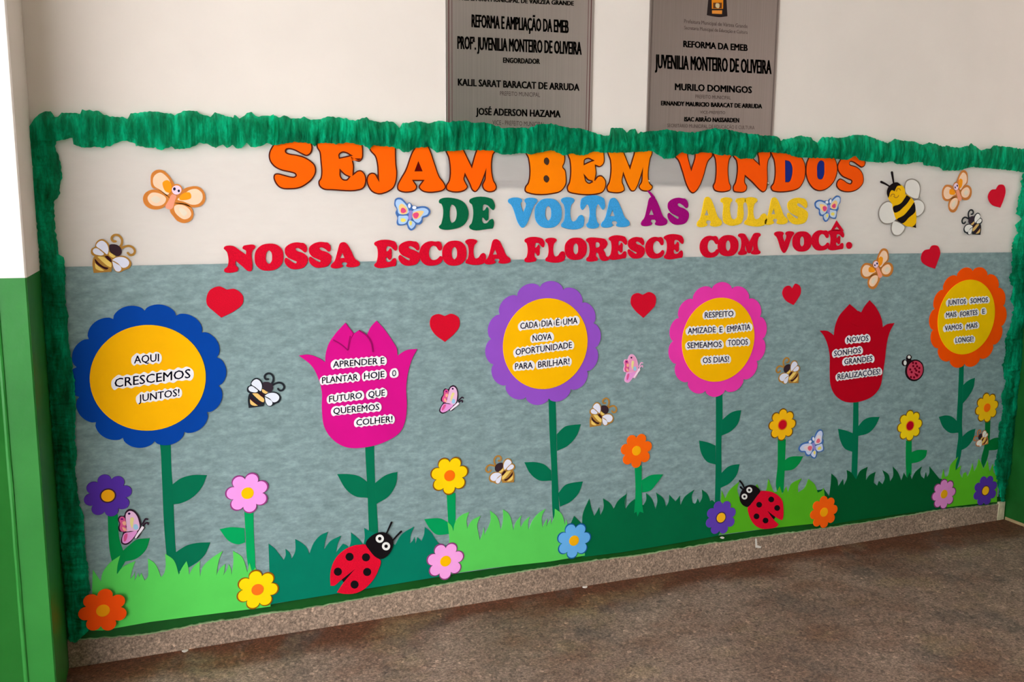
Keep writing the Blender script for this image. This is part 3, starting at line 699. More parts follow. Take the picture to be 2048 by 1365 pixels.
daisy('dusty pink foam daisy at the lower right end of the dark grass', (1888, 989), 61, (226, 140, 206), (120, 50, 100), (236, 170, 20), 8, 0.1)
daisy('purple foam daisy with yellow centre at the lower right corner', (1971, 982), 60, (84, 52, 160), None, (250, 190, 30), 8, 0.35, ringc=(90, 50, 50))

# ------------------------------------------------------------------ word slips
SLIP = paper((240, 238, 244)); BLUEINK = mat('navy_print', (40, 50, 110), rough=0.6)
def slip(word, q, where, yb=-0.0142, h=12, ink=None):
    x0, y0, x1, y1 = q
    n_ = max(1, len(word)); pad = h*0.30
    up_, lo = [], []
    k = n_*2 if n_ > 1 else 1
    for i in range(k+1):
        u = i/k
        bx = x0+(x1-x0)*u; by = y0+(y1-y0)*u
        bump = (0.10*h*(1 if i % 2 else -1)+random.uniform(-0.05, 0.05)*h) if n_ > 1 else 0.0
        up_.append((bx, by-h-pad*0.8-bump)); lo.append((bx, by+pad*0.8-bump*0.7+random.uniform(-0.05, 0.05)*h))
    pts = up_ + [(x1+pad, y1-h*0.8), (x1+pad*1.25, y1-h*0.4), (x1+pad, y1)] + lo[::-1] + [(x0-pad, y0), (x0-pad*1.25, y0-h*0.5), (x0-pad, y0-h*0.8)]
    cx, cz = Wy((x0+x1)/2, (y0+y1)/2-h/2, yb); org = (cx, 0, cz)
    org = (cx, yb+0.0004, cz)
    t = thing('word_slip', "white cut-out slip printed '%s' on the %s" % (word, where), 'paper slip', org, 'printed word slips')
    sheet('paper', [toW(smooth(pts, 4), yb)], yb, 0.0004, SLIP, t, org, 0)
    lettering('lettering', word, (x0, y0, x1, y1, h), BLUEINK, t, org, yb-0.0003, 0.28)
W1 = 'yellow centre of the blue flower'
slip('AQUI', (268, 727.5, 318, 723), W1, h=15); slip('CRESCEMOS', (229, 775.5, 381, 756), W1, h=17.5); slip('JUNTOS!', (277, 804.5, 359, 792), W1, h=14)
W2 = 'magenta tulip'
for w_, q in (('APRENDER E', (666, 735.5, 769, 727.5)), ('PLANTAR', (644, 767.5, 716, 760.5)), ('HOJE', (728, 759, 769, 754.5)), ('O', (784, 753.5, 792.5, 752.5)), ('FUTURO', (658, 805, 724, 797)), ('QUE', (736.5, 796, 770, 791.5)), ('QUEREMOS', (666.5, 829, 758.5, 820)), ('COLHER!', (712.5, 852, 785, 844.5))):
    slip(w_, q, W2, yb=-0.0136, h=12.2)
W3 = 'yellow centre of the lilac flower'
for w_, q in (('CADA', (1040.5, 658.5, 1076, 655)), ('DIA', (1083, 654, 1105, 652)), ('É', (1112, 651.5, 1119, 651)), ('UMA', (1126, 650.5, 1155, 647)), ('NOVA', (1065, 683, 1103.5, 679.5)), ('OPORTUNIDADE', (1031, 711, 1144, 696)), ('PARA', (1030, 739.5, 1065.5, 736.5)), ('BRILHAR!', (1076, 736, 1139, 728.5))):
    slip(w_, q, W3, h=12)
W4 = 'yellow centre of the pink flower'
for w_, q in (('RESPEITO', (1409.5, 636.5, 1467, 633)), ('AMIZADE', (1375.5, 668, 1431.5, 665)), ('E', (1439, 665.5, 1445, 665)), ('EMPATIA', (1454, 664.5, 1501, 659.5)), ('SEMEAMOS', (1374.5, 697, 1443.5, 694.5)), ('TODOS', (1455.5, 692, 1496, 689.5)), ('OS DIAS!', (1405.5, 727, 1458, 724))):
    slip(w_, q, W4, h=11.2)
W5 = 'dark red tulip'
for w_, q in (('NOVOS', (1694, 686, 1737, 682)), ('SONHOS', (1668, 713, 1722, 706)), ('GRANDES', (1688.5, 729.5, 1745, 722.5)), ('REALIZAÇÕES!', (1675, 759.5, 1760.5, 748.5))):
    slip(w_, q, W5, yb=-0.0136, h=10.6)
W6 = 'yellow centre of the orange flower'
for w_, q, ex in (('JUNTOS', (1895.5, 610.5, 1932, 607.5), ''), ('SOMOS', (1941, 607, 1976, 604.5), ''), ('MAIS', (1892, 635.5, 1913, 633.5), ', beside FORTES'), ('FORTES', (1920.5, 634, 1955, 629.5), ''), ('E', (1964.5, 628, 1970, 627.5), ''), ('VAMOS', (1889.5, 662, 1923.5, 658), ''), ('MAIS', (1933, 658.5, 1955, 655), ', beside VAMOS'), ('LONGE!', (1911, 686, 1947, 683), '')):
    slip(w_, q, W6+ex, h=9.6)

# ------------------------------------------------------------------ hearts
def heart(label, off, sc, s, c=(214, 8, 42)):
    o = sheet('paper_heart', [toW(smooth(P(off, sc, s), 7), -0.0095)], -0.0095, 0.0024, glit(c), bev=0.0008)
    recenter(o); tag(o, label, 'paper heart', 'red foam hearts')
heart('biggest red glitter foam heart, above right of the blue flower', (380, 560), s2, '125,140 150,80 220,50 280,75c 340,70 400,120 400,180 340,235 238,288c 180,240 130,190')
heart('red glitter heart between the magenta tulip and the lilac flower', (840, 560), s2, '75,340 90,280 140,260 188,275c 240,258 295,290 300,350 270,400 190,472c 110,410')
heart('red glitter heart between the lilac and pink flowers', (840, 560), s2, '1600,180 1610,120 1650,100 1690,114c 1740,93 1785,120 1785,190 1750,235 1695,290c 1630,230')
heart('small tilted red heart between the pink flower and the red tulip', (1280, 560), s2, '1080,100 1100,55 1135,45 1155,65c 1180,30 1215,50 1220,100 1195,150 1165,192c 1105,155')
heart('tilted red heart on the edge of the white sheet above the orange flower', (1600, 260), 3.792, '920,960 945,915 985,905c 1000,880 1045,880 1065,930 1045,1000 1025,1054c 960,1030 925,1000')
heart('red heart on the white sheet at the top right corner', (1600, 260), 3.792, '1428,500 1455,455 1488,450c 1510,418 1545,418 1560,460 1545,530 1520,590c 1460,570 1435,540')

# ------------------------------------------------------------------ headline letters
def bigletter(ch, word, ordn, off, sc, out, holes, c, fill=None, fillc=None):
    L = toW(smooth(P(off, sc, out), 6), -0.0105)
    H = [toW(smooth(P(off, sc, h), 5), -0.0105) for h in holes]
    cx = sum(p[0] for p in L)/len(L); cz = sum(p[1] for p in L)/len(L); org = (cx, 0, cz)
    hue = {'SEJAM': 'bright orange', 'BEM': 'amber orange', 'VINDOS': 'red-orange'}[word]
    t = thing('foam_letter', 'large %s letter %s, %s of the top headline word %s' % (hue, ch, ordn, word), 'letter', (cx, 0, cz), 'large orange headline letters')
    sheet('outline', [L]+(H if not fill else []), -0.0095, 0.0024, eva((84, 30, 14)), t, org, 0.0003)
    sheet('face', [L]+H, -0.0112, 0.0017, eva(c), t, org, 0.0005, offset=-0.0045)
    if fill:
        for h in H: sheet('counter_fill', [h], -0.0099, 0.0006, eva(fillc), t, org, 0, offset=0.003)
ORD = ['first letter', 'second letter', 'third letter', 'fourth letter', 'fifth letter', 'last letter', 'seventh letter', 'eighth letter']
def od(i, n_): return 'last letter' if i == n_-1 else ORD[i]
A8, B8 = (530, 280), (770, 280); SC8 = 8.192
O1 = (255, 98, 0)
bigletter('S', 'SEJAM', od(0, 5), A8, SC8, '120,95 75,180 60,260 80,350 150,440 260,500 430,540 488,560 500,580 480,598 430,598 300,565 200,545 155,560 138,610 160,690 220,770 290,805 400,812 560,795 700,720 800,620 840,520 820,410 740,330 640,275 520,240 400,220 350,195 350,170 390,155 470,170 600,235 680,265 740,240 775,180 780,100 740,0 600,-80 400,-110 220,-40', [], O1)
bigletter('E', 'SEJAM', od(1, 5), A8, SC8, '850,130 890,200 905,320 910,620 875,680 890,760 960,815 1100,828 1550,828 1620,790 1655,720 1660,620 1630,540 1570,495 1510,505 1456,545c 1462,430 1440,318c 1500,350 1550,358 1600,310 1612,200 1600,80 1560,-40 1000,-60 860,-60 840,40', ['1228,285c 1225,245 1270,212 1335,222 1385,250c 1310,268', '1242,518c 1310,580 1372,608c 1340,645 1280,640 1245,590'], O1)
bigletter('J', 'SEJAM', od(2, 5), A8, SC8, '1690,100 1730,190 1800,270 1835,400 1848,610c 1810,550 1750,535 1690,570 1665,650 1680,740 1750,850 1860,895 1960,880 2048,840 2110,790 2156,680 2171,540 2156,400 2148,160 2150,-60 1900,-80 1700,-60 1680,20', [], O1)
bigletter('A', 'SEJAM', od(3, 5), B8, SC8, '470,150 440,200 330,500 260,620 200,750 210,820 280,860 420,862 500,830 530,770 480,676c 610,676c 552,770 580,820 650,860 860,860 960,830 1000,780 980,710 900,600 820,380 740,150 680,40 560,0', ['512,495c 548,400c 588,495c'], O1, True, (90, 0, 0))
bigletter('M', 'SEJAM', od(4, 5), B8, SC8, '1000,200 1040,300 1048,660 1000,750 1010,820 1080,855 1220,862 1330,820 1360,770 1330,700 1305,640 1315,590c 1380,720 1430,830 1480,858 1530,820 1600,680 1636,585c 1632,640 1592,740 1620,820 1700,860 1800,840 1835,780 1820,720 1785,660 1775,250 1810,190 1780,60 1560,40 1490,180 1420,415c 1310,190 1230,40 1020,40 980,120', [], O1)
E8 = (1030, 290); SE = 6.827; O2 = (255, 132, 0)
bigletter('B', 'BEM', od(0, 3), E8, SE, '140,100 180,190 180,510 140,570 135,630 170,660 560,665 640,630 700,540 705,430 690,340 660,300 680,250 690,180 660,60 600,-60 170,-60 130,20', ['435,190 455,220 440,258 412,235 415,200', '430,432 455,465 435,498 408,475 410,440'], O2, True, (70, 50, 40))
bigletter('E', 'BEM', od(1, 3), E8, SE, '730,170 745,210 742,500 710,580 725,640 800,670 1150,672 1210,640 1245,560 1240,480 1180,415 1130,425 1103,455c 1116,380 1106,290c 1160,305 1215,260 1222,120 1200,-40 740,-50 705,80', ['952,255c 958,208 1005,192 1050,212c 1000,232', '962,445c 1000,485 1050,500c 1012,516 975,490'], O2)
bigletter('M', 'BEM', od(2, 3), E8, SE, '1270,130 1300,220 1285,500 1250,580 1270,640 1330,658 1450,655 1500,620 1495,570 1470,500 1482,415c 1540,560 1590,635 1630,635 1670,580 1705,490 1732,405c 1725,500 1690,570 1720,620 1800,640 1860,620 1885,570 1840,510 1850,200 1880,110 1850,0 1660,0 1620,130 1570,297c 1500,120 1440,-20 1280,-20 1255,60', [], O2)
V8 = (1340, 290); SV = 9.309; O3 = (255, 88, 4)
bigletter('V', 'VINDOS', od(0, 6), V8, SV, '90,220 150,290 220,480 310,760 380,880 430,905 490,870 560,770 640,560 720,300 790,220 795,140 760,60 480,40 458,240 398,435c 345,240 300,60 120,60 70,140', [], O3)
bigletter('I', 'VINDOS', od(1, 6), V8, SV, '810,180 840,270 835,680 800,770 830,850 900,880 1050,878 1130,840 1140,770 1110,690 1110,280 1150,200 1140,60 830,60', [], O3)
bigletter('N', 'VINDOS', od(2, 6), V8, SV, '1180,220 1235,300 1220,680 1175,780 1190,870 1260,890 1380,885 1430,840 1440,770 1400,690 1405,590c 1530,700 1700,870 1740,885 1790,850 1820,720 1835,300 1880,200 1860,110 1700,100 1630,150 1645,230 1657,345c 1560,250 1430,80 1200,60 1165,130', [], O3)
U8 = (1530, 290)
bigletter('D', 'VINDOS', od(3, 6), U8, SV, '130,200 165,280 160,700 110,780 130,850 180,875 520,860 650,800 740,640 760,500 750,350 700,240 600,120 160,80 110,130', ['390,308c 445,320 492,400 488,570 445,672 392,675c'], O3, True, (28, 44, 128))
bigletter('O', 'VINDOS', od(4, 6), U8, SV, '790,290 765,400 765,560 820,720 930,840 1040,862 1160,820 1280,700 1340,560 1355,420 1330,300 1270,190 1180,120 900,120', ['995,360 1040,308 1085,330 1092,400 1082,570 1050,622 1000,612 985,500'], O3, True, (28, 44, 128))
bigletter('S', 'VINDOS', od(5, 6), U8, SV, '1380,310 1350,400 1370,500 1440,590 1540,640 1615,678 1600,712 1540,700 1470,650 1400,625 1345,680 1335,770 1400,850 1560,885 1720,840 1830,720 1838,580 1780,460 1700,400 1580,352 1590,320 1640,325 1740,390 1800,425 1860,390 1875,320 1820,220 1700,150 1500,170', [], O3)

GL = {
 'E': ('0,94 4,100 87,100 94,93 100,76 95,63 85,68 73,79 57,82 52,76 53,60 62,63 69,72 74,68 75,49 73,30 66,27 57,36 51,38 49,26 55,18 69,18 83,30 92,31 96,18 91,1 83,0 4,0 0,8 10,19 11,82 3,88', []),
 'F': ('0,94 4,100 87,100 94,93 100,76 95,61 85,66 73,79 57,82 52,76 53,60 62,63 69,72 74,68 75,49 73,28 66,25 57,36 51,40 50,20 58,12 56,2 50,0 4,0 0,6 3,13 11,20 11,82 3,88', []),
 'S': ('82,97 94,85 95,66 89,62 73,73 53,81 46,77 50,70 79,59 98,44 98,25 85,7 56,0 27,3 5,20 0,38 6,44 18,37 37,25 50,21 53,27 40,34 15,46 2,63 3,82 21,95 50,101 73,98', []),
 'O': ('50,100 76,95 95,76 100,50 95,24 76,5 50,0 24,5 5,24 0,50 5,76 24,95', ['50,76 59,68 62,50 59,32 50,24 41,32 38,50 41,68']),
 'N': ('0,93 4,100 28,100 50,82 71,63c 71,80 60,90 63,98 70,100 96,100 100,94 98,87 91,80 90,10 87,1 80,0 58,22 37,44c 37,24 45,14 43,3 37,0 6,0 1,5 3,13 11,20 11,76 5,86', []),
 'A': ('34,97 46,100 54,95 70,65 85,30 99,17 100,7 95,2 60,0 54,4 58,14 53,20c 40,20c 37,12 42,5 36,0 3,0 0,6 3,14 12,24 24,65 30,90', ['30,36c 49,36c 40,60c']),
 'C': ('84,98 92,92 97,72 93,62 85,62 72,78 58,82 46,74 40,50 46,30 60,21 78,26 91,37 98,33 99,22 84,6 55,0 28,4 8,22 0,50 8,78 28,95 52,100 70,97', []),
 'L': ('0,94 4,100 52,100 57,94 52,86 44,79 43,26 50,19 64,22 78,38 90,41 98,33 98,10 93,0 6,0 1,4 3,12 12,20 12,80 4,87', []),
 'R': ('0,94 4,100 60,100 84,93 93,74 85,57 74,48 82,36 88,18 98,13 100,5 92,0 72,0 62,8 52,34 45,38 43,20 50,12 49,2 43,0 5,0 1,5 3,13 11,20 11,80 3,88', ['43,83 55,82 61,71 56,60 43,58']),
 'M': ('0,93 4,100 27,100 38,84 50,58c 62,84 72,100 96,100 100,94 98,87 92,82 91,18 99,10 97,2 64,0 58,4 60,12 67,19 66,50c 52,6 46,6 32,50c 31,19 38,12 37,3 31,0 4,0 0,5 2,12 9,20 10,82 3,87', []),
 'V': ('0,94 4,100 44,100 48,93 43,85 52,50c 62,84 57,92 61,100 95,100 100,96 98,88 90,78 58,5 50,0 42,5 11,80 2,88', []),
 'D': ('0,94 4,100 60,100 88,84 100,50 88,16 58,0 4,0 0,6 8,16 9,84 1,88', ['42,82 54,76 61,50 54,24 42,18']),
 'T': ('6,100 94,100 100,84 99,67 92,61 84,68 74,80 67,76 67,20 76,8 70,0 30,0 24,8 33,20 33,76 26,80 16,68 8,61 1,67 0,84', []),
 'U': ('0,94 4,100 42,100 46,93 39,84 39,38 45,25 55,22 65,29 68,48 68,82 60,90 64,98 70,100 96,100 100,94 98,88 91,82 91,36 82,10 56,0 30,2 12,14 9,36 9,84 2,88', []),
}
def norm(s):
    out = []
    for tok in s.split():
        c = tok.endswith('c'); x, y = tok.rstrip('c').split(',')
        out.append((float(x)/100, float(y)/100, c))
    return out
def smallletter(ch, box, slope, c, label, group, accent=None):
    xl, xr, yt, yb_ = box
    y = -0.0105
    def mp(l):
        return [Wy(xl+u*(xr-xl), yb_-v_*(yb_-yt)+slope*(u-0.5)*(xr-xl), y) for u, v_ in l]
    if ch == '.':
        loops = [mp([(0.5+0.5*math.cos(a/14*math.pi), 0.5+0.5*math.sin(a/14*math.pi)) for a in range(28)])]
    else:
        o_, hs = GL[ch]
        loops = [mp(smooth(norm(o_), 6))]+[mp(smooth(norm(h), 5)) for h in hs]
    L = loops[0]
    cx = sum(p[0] for p in L)/len(L); cz = sum(p[1] for p in L)/len(L)
    if accent:
        t = thing('foam_letter', label, 'letter', (cx, 0, cz), group)
        sheet('letter_body', loops, y, 0.0030, glit(c), t, (cx, 0, cz), 0.0010, 0.0008)
        sheet('accent', [toW(a, y) for a in accent], y, 0.0024, glit(c), t, (cx, 0, cz), 0.0006)
    else:
        o = sheet('foam_letter', loops, y, 0.0030, glit(c), bev=0.0010, offset=0.0008)
        recenter(o); tag(o, label, 'letter', group)
R2 = [('DE', 'dark green', (0, 98, 62), [(878.5, 937, 398.5, 457), (939, 989.8, 398.5, 457.5)]),
      ('VOLTA', 'sky blue', (62, 160, 224), [(1016.5, 1074.5, 398, 455.5), (1070, 1123.5, 397.5, 456), (1122.5, 1168.7, 397.5, 454.3), (1161.5, 1210, 397, 455), (1202.5, 1259, 396.5, 453.5)]),
      ('ÀS', 'purple magenta', (160, 4, 118), [(1282.5, 1334.5, 394.3, 450.5), (1335.8, 1378, 396.5, 449.5)]),
      ('AULAS', 'yellow', (250, 204, 36), [(1394, 1443.6, 394.3, 452.4), (1441.6, 1491.8, 397.3, 451.2), (1489, 1534.5, 397.3, 449), (1528.8, 1575.2, 395.4, 448), (1575, 1616.3, 396.5, 448.8)])]
for word, hue, c, boxes in R2:
    for i, (ch, bx) in enumerate(zip(word, boxes)):
        acc = None
        if ch == 'À':
            acc = [strokeloop([(1295.5, 381), (1302, 388), (1307.5, 396)], 1.6, 3.2)]
        smallletter({'À': 'A'}.get(ch, ch), bx, -0.01, c, '%s letter %s, %s of the middle-row word %s' % (hue, ch, od(i, len(word)), word), 'middle row letters', acc)
R3 = [('NOSSA', [(448, 510.5, 492, 543.5), (509.6, 566.5, 488, 541.5), (569.6, 615.5, 486, 538.5), (618, 663, 485, 535.5), (662, 719, 485, 534.5)]),
      ('ESCOLA', [(749, 794.5, 484, 533.3), (797.5, 840.3, 483, 531.5), (839, 885.5, 483, 531.5), (885, 933, 482, 531.5), (931, 972, 480.5, 526.5), (970, 1021, 479, 527)]),
      ('FLORESCE', [(1049.4, 1089.3, 478, 523), (1091, 1130.5, 478, 522), (1130, 1173.8, 476, 520), (1172.5, 1218.4, 477, 521.8), (1218, 1254.3, 474.5, 517.2), (1256, 1289.8, 475, 517.2), (1291, 1328.6, 474.5, 517.2), (1328.4, 1367.6, 472.2, 516.2)]),
      ('COM', [(1400, 1438.2, 472.2, 515.5), (1436, 1477, 470.8, 512.5), (1476.8, 1521.5, 467.8, 508.8)]),
      ('VOCÊ', [(1549, 1588.3, 464.8, 506), (1585.5, 1623.6, 463.3, 503.3), (1623.4, 1658.8, 461, 501.3), (1656.8, 1688.5, 462.2, 498.5)])]
for word, boxes in R3:
    for i, (ch, bx) in enumerate(zip(word, boxes)):
        acc = None
        if ch == 'Ê':
            acc = [[(1673.5, 441), (1688, 462), (1661.5, 462)], [(1673.9, 453), (1679, 459.2), (1669.3, 459.2)]]
        smallletter({'Ê': 'E'}.get(ch, ch), bx, -0.05 if word == 'NOSSA' else -0.035, (214, 4, 42), 'red letter %s, %s of the lower-row word %s' % (ch, od(i, len(word)), word), 'red lower row letters', acc)
smallletter('.', (1693, 1704.5, 484.5, 497.8), 0, (214, 4, 42), 'red round full stop closing the lower-row sentence', 'red lower row letters')

# ------------------------------------------------------------------ sticker templates
class Tmpl:
    """a sticker drawn once in metric wall coordinates, then placed anywhere, mirrored, turned and scaled"""
    def __init__(self, off, sc, centre, hpxs):
        self.off, self.sc = off, sc
        self.c = Wy(off[0]+centre[0]/sc, off[1]+centre[1]/sc, -0.011)
        self.h = hpx(off[0]+centre[0]/sc, off[1]+centre[1]/sc, hpxs, -0.011)
        self.items = []
    def add(self, name, s, level, col, sm=True, parent=None):
        pts = P(self.off, self.sc, s)
        self.items.append((name, [(x-self.c[0], z-self.c[1]) for x, z in toW(smooth(pts, 5), -0.011)], level, col, parent)); return self
    def addell(self, name, c, rx, ry, level, col, parent=None, rot=0):
        pts = [(self.off[0]+x/self.sc, self.off[1]+y/self.sc) for x, y in circ(c[0], c[1], rx, 24, ry, rot)]
        self.items.append((name, [(x-self.c[0], z-self.c[1]) for x, z in toW(pts, -0.011)], level, col, parent)); return self
    def addstroke(self, name, s, r, level, col, parent=None, r1=None, n=4):
        q = smooth(P((0, 0), 1, s), n, False)
        pts = [(self.off[0]+x/self.sc, self.off[1]+y/self.sc) for x, y in strokeloop(q, r, r1)]
        self.items.append((name, [(x-self.c[0], z-self.c[1]) for x, z in toW(pts, -0.011)], level, col, parent)); return self
    def place(self, obname, label, cat, group, cpx, h, cmap, mirror=False, rot=0.0, y0=-0.0085, wscale=1.0):
        cx, cz = Wy(cpx[0], cpx[1], y0); k = hpx(cpx[0], cpx[1], h, y0)/self.h
        org = (cx, 0, cz)
        t = thing(obname, label, cat, (cx, 0, cz), group)
        made = {}
        cr_, sr_ = math.cos(rot), math.sin(rot)
        for name, pts, lvl, col, par in self.items:
            L = []
            for x, z in pts:
                if mirror: x = -x
                x *= wscale
                L.append((cx+k*(x*cr_-z*sr_), cz+k*(x*sr_+z*cr_)))
            yf = y0-0.0006*(lvl+1)
            pp = made.get(par, t) if par else t
            c = cmap.get(col, col)
            o = sheet(name, [L], yf, 0.0006+(0.0012 if lvl == 0 else 0), eva(c) if lvl == 0 else paper(c), pp, org, 0)
            if name not in made or par is None: made[name] = o
        return t
# bees
bee = Tmpl((480, 735), 15.17, (780, 715), 74)
bee.add('body', '262,1240c 240,950 290,800 400,765 560,740 660,640 850,740 740,850 745,1080 715,1185c', 0, 'out')
bee.add('stripe', '665,660c 760,700 850,750c 790,805 730,790 670,740', 1, 'gold', parent='body').add('stripe', '370,800c 500,780 620,870 725,960 715,1060 640,1040 500,930', 1, 'gold', parent='body').add('stripe', '300,970c 400,1060 540,1165c 430,1170 320,1120', 1, 'gold', parent='body')
bee.add('stripe', '640,760c 560,770 620,850 730,930 735,860', 1, 'dark', parent='body').add('stripe', '300,860 400,960 520,1050 650,1090 600,1130 450,1070 330,980', 1, 'dark', parent='body')
bee.add('wing', '205,680 230,590 310,540 340,430 420,345 520,325 620,375 680,460 685,600 640,740 560,790 400,785 300,790 220,740', 1, 'out')
bee.add('wing_panel', '345,510 400,410 500,365 590,410 650,510 660,620 620,725 560,680 460,600', 2, 'w', parent='wing').add('wing_panel', '255,650 290,590 360,575 450,630 540,720 500,755 380,755 290,720', 2, 'w', parent='wing')
bee.add('wing', '725,860 800,800 920,755 1040,740 1160,790 1230,880 1240,960 1180,1070 1080,1110 1000,1160 900,1195 800,1140 750,1010', 1, 'out')
bee.items.append(('wing_panel', [], 2, 'w', 'wing')); bee.items.pop()
bee.add('wing_panel', '745,870c 850,800 980,775 1100,800 1180,880 1180,960 1110,1040 1010,1060 900,950', 2, 'w', parent='wing').add('wing_panel', '750,900c 860,960 960,1030 980,1100 930,1165 850,1160 790,1080', 2, 'w', parent='wing')
bee.add('head', '690,470 860,450 970,520 1000,650 930,750 820,745 700,640', 1, 'head')
bee.addstroke('antenna', '950,520 1005,420 1010,300 950,215 870,190 780,225 745,300 785,365 850,365', 30, 0, 'out')
bee.addstroke('antenna', '980,545 1080,495 1200,470 1300,515 1340,610 1290,695 1210,710 1155,660', 30, 0, 'out')
BK = {'out': (36, 40, 46), 'gold': (246, 196, 118), 'dark': (52, 26, 34), 'w': (226, 232, 246), 'head': (54, 44, 54)}
BR = {'out': (176, 128, 58), 'gold': (240, 206, 110), 'dark': (56, 24, 30), 'w': (228, 230, 248), 'head': (58, 40, 46)}
BGR = 'small bee stickers'
bee.place('bee_cutout', 'small black-outlined bee between the blue flower and magenta tulip', 'bee cutout', BGR, (531.5, 782), 74, BK)
bee.place('bee_cutout', 'tan-outlined bee at the left where white and grey sheets meet', 'bee cutout', BGR, (226.5, 509), 84, BR)
bee.place('bee_cutout', 'tan-outlined bee below right of the lilac flower', 'bee cutout', BGR, (1206, 826), 61, BR)
bee.place('bee_cutout', 'tan-outlined bee facing left, between yellow daisy and lilac flower stem', 'bee cutout', BGR, (1001, 941), 62, BR, True)
bee.place('bee_cutout', 'tan-outlined bee facing left, between the pink flower and red tulip', 'bee cutout', BGR, (1576, 743), 58, BR, True)
bee.place('bee_cutout', 'small black bee on white near the top right corner', 'bee cutout', BGR, (1944, 446), 56, dict(BK, w=(232, 230, 226), gold=(220, 180, 110)), True)
bee.place('bee_cutout', 'tiny brown bee on the stem of the far right yellow daisy', 'bee cutout', BGR, (1962, 877), 38, dict(BR, out=(196, 120, 70), w=(240, 236, 225)), True, 0.2, y0=-0.0105)

# orange butterflies
bf = Tmpl((260, 320), 9.753, (855, 710), 104)
for nm, o_, inn, patch in (('upper', '440,545 408,400 430,270 520,205 640,210 740,290 820,400 860,480 860,620 780,740 640,640 520,570', '470,500 455,370 505,290 600,255 690,310 780,430 780,560 740,680 600,590', '640,440 730,400 800,470 780,640 700,620 650,540'),
                           ('lower', '262,740 300,650 440,580 560,590 680,650 770,740 720,840 640,930 480,962 350,920 280,840', '350,730 420,645 560,650 700,740 680,830 600,885 460,885 375,820', None),
                           ('upper', '980,650 1040,570 1160,525 1300,520 1400,580 1452,690 1435,830 1340,905 1200,922 1050,870 850,820 880,720', '1030,690 1150,590 1290,570 1390,650 1400,760 1330,850 1200,870 1040,810 920,770', '960,720 1060,640 1160,640 1180,740 1080,780 960,770'),
                           ('lower', '780,1000 830,850 950,835 1100,860 1190,930 1228,1050 1190,1160 1050,1222 920,1180 840,1090', '862,900 940,870 1060,890 1150,960 1185,1050 1145,1120 1050,1150 930,1080 870,1000', None)):
    bf.add('wing', o_, 0, 'out')
    bf.add('wing_panel', inn, 1, 'in', parent='wing')
    if patch: bf.add('wing_patch', patch, 2, 'patch', parent='wing')
    else:
        bf.add('wing_patch', ('410,760 500,700 600,770 520,840' if '350,730' in inn else '950,930 1050,960 1110,1030 1050,1090 980,1020'), 2, 'pale', parent='wing')
bf.add('body', '820,670 900,690 870,800 820,945 760,960 690,920 750,790', 1, 'body')
bf.addell('head', (905, 580), 112, 108, 1, 'out').addell('face', (905, 588), 92, 88, 2, 'face', parent='head').addell('eye', (862, 568), 26, 30, 3, 'eye', parent='head').addell('eye', (946, 605), 22, 26, 3, 'eye', parent='head')
OB = {'out': (216, 132, 58), 'in': (252, 214, 182), 'patch': (255, 160, 30), 'pale': (236, 222, 200), 'body': (246, 160, 130), 'face': (246, 216, 236), 'eye': (40, 40, 70)}
bf.place('butterfly_cutout', 'orange butterfly with a smiling face, largest, at the upper left', 'butterfly cutout', 'orange butterfly stickers', (348, 393), 106, OB)
bf.place('butterfly_cutout', 'orange butterfly below the word VOCÊ, on the grey sheet', 'butterfly cutout', 'orange butterfly stickers', (1754.5, 538), 78, dict(OB, out=(200, 124, 54)), True, 0.12, wscale=0.94)
bf.place('butterfly_cutout', 'orange butterfly on white just under the top right ruffle', 'butterfly cutout', 'orange butterfly stickers', (1914.5, 383), 82, dict(OB, out=(206, 128, 62)), True, 0.12, wscale=0.86)

# blue butterflies
bb_ = Tmpl((780, 380), 15.17, (700, 740), 65)
bb_.add('wings', '160,400 180,300 260,248 370,260 470,350 540,430 600,390 660,430 700,490 770,480 820,515 980,500 1120,520 1220,610 1232,690 1150,810 1010,860 990,980 920,1052 810,1060 780,1150 660,1232 570,1170 520,1050 440,1070 260,1070 225,1000 250,850 190,700 230,590 160,480', 0, 'out')
for o_, lv, c_ in (('192,400 230,315 330,305 450,400 560,560 580,700 420,750 285,720 245,570 205,480', 1, 'lb'), ('700,650 860,580 1060,560 1175,640 1150,740 980,825 955,920 870,1000 760,950 680,800', 1, 'lb'), ('285,800 400,790 560,800 540,950 470,1025 295,1025 270,920', 1, 'lb'), ('600,930 720,960 780,1030 740,1120 660,1178 592,1100 570,1000', 1, 'lb'),
                   ('300,480 370,430 480,500 550,640 520,720 360,740 300,620', 2, 'ye'), ('720,700 900,640 1030,660 950,800 850,880 740,880 690,780', 2, 'ye'), ('350,880 450,870 500,930 420,980 350,950', 2, 'ye2'), ('610,960 660,950 680,1020 650,1080 610,1040', 2, 'ye2'),
                   ('370,560 430,555 505,655 420,712 350,680', 3, 'pk'), ('710,740 830,690 885,740 820,865 755,860', 3, 'pk')):
    bb_.add('wing_patch', o_, lv, c_, parent='wings')
bb_.add('body', '595,640 680,640 685,760 640,920 575,900 582,760', 4, 'bd').addell('antenna', (600, 490), 42, 70, 4, 'w').addell('antenna', (748, 545), 60, 50, 4, 'w')
BB = {'out': (70, 112, 178), 'lb': (176, 208, 246), 'ye': (250, 208, 140), 'ye2': (240, 222, 110), 'pk': (228, 78, 128), 'bd': (150, 140, 212), 'w': (236, 240, 250)}
bb_.place('butterfly_cutout', 'small blue butterfly with pink hearts left of the word DE', 'butterfly cutout', 'blue butterfly stickers', (825, 428.5), 66, BB)
bb_.place('butterfly_cutout', 'small blue butterfly with pink hearts right of the word AULAS', 'butterfly cutout', 'blue butterfly stickers', (1653.5, 416), 56, dict(BB, lb=(196, 212, 232)), True, -0.12)
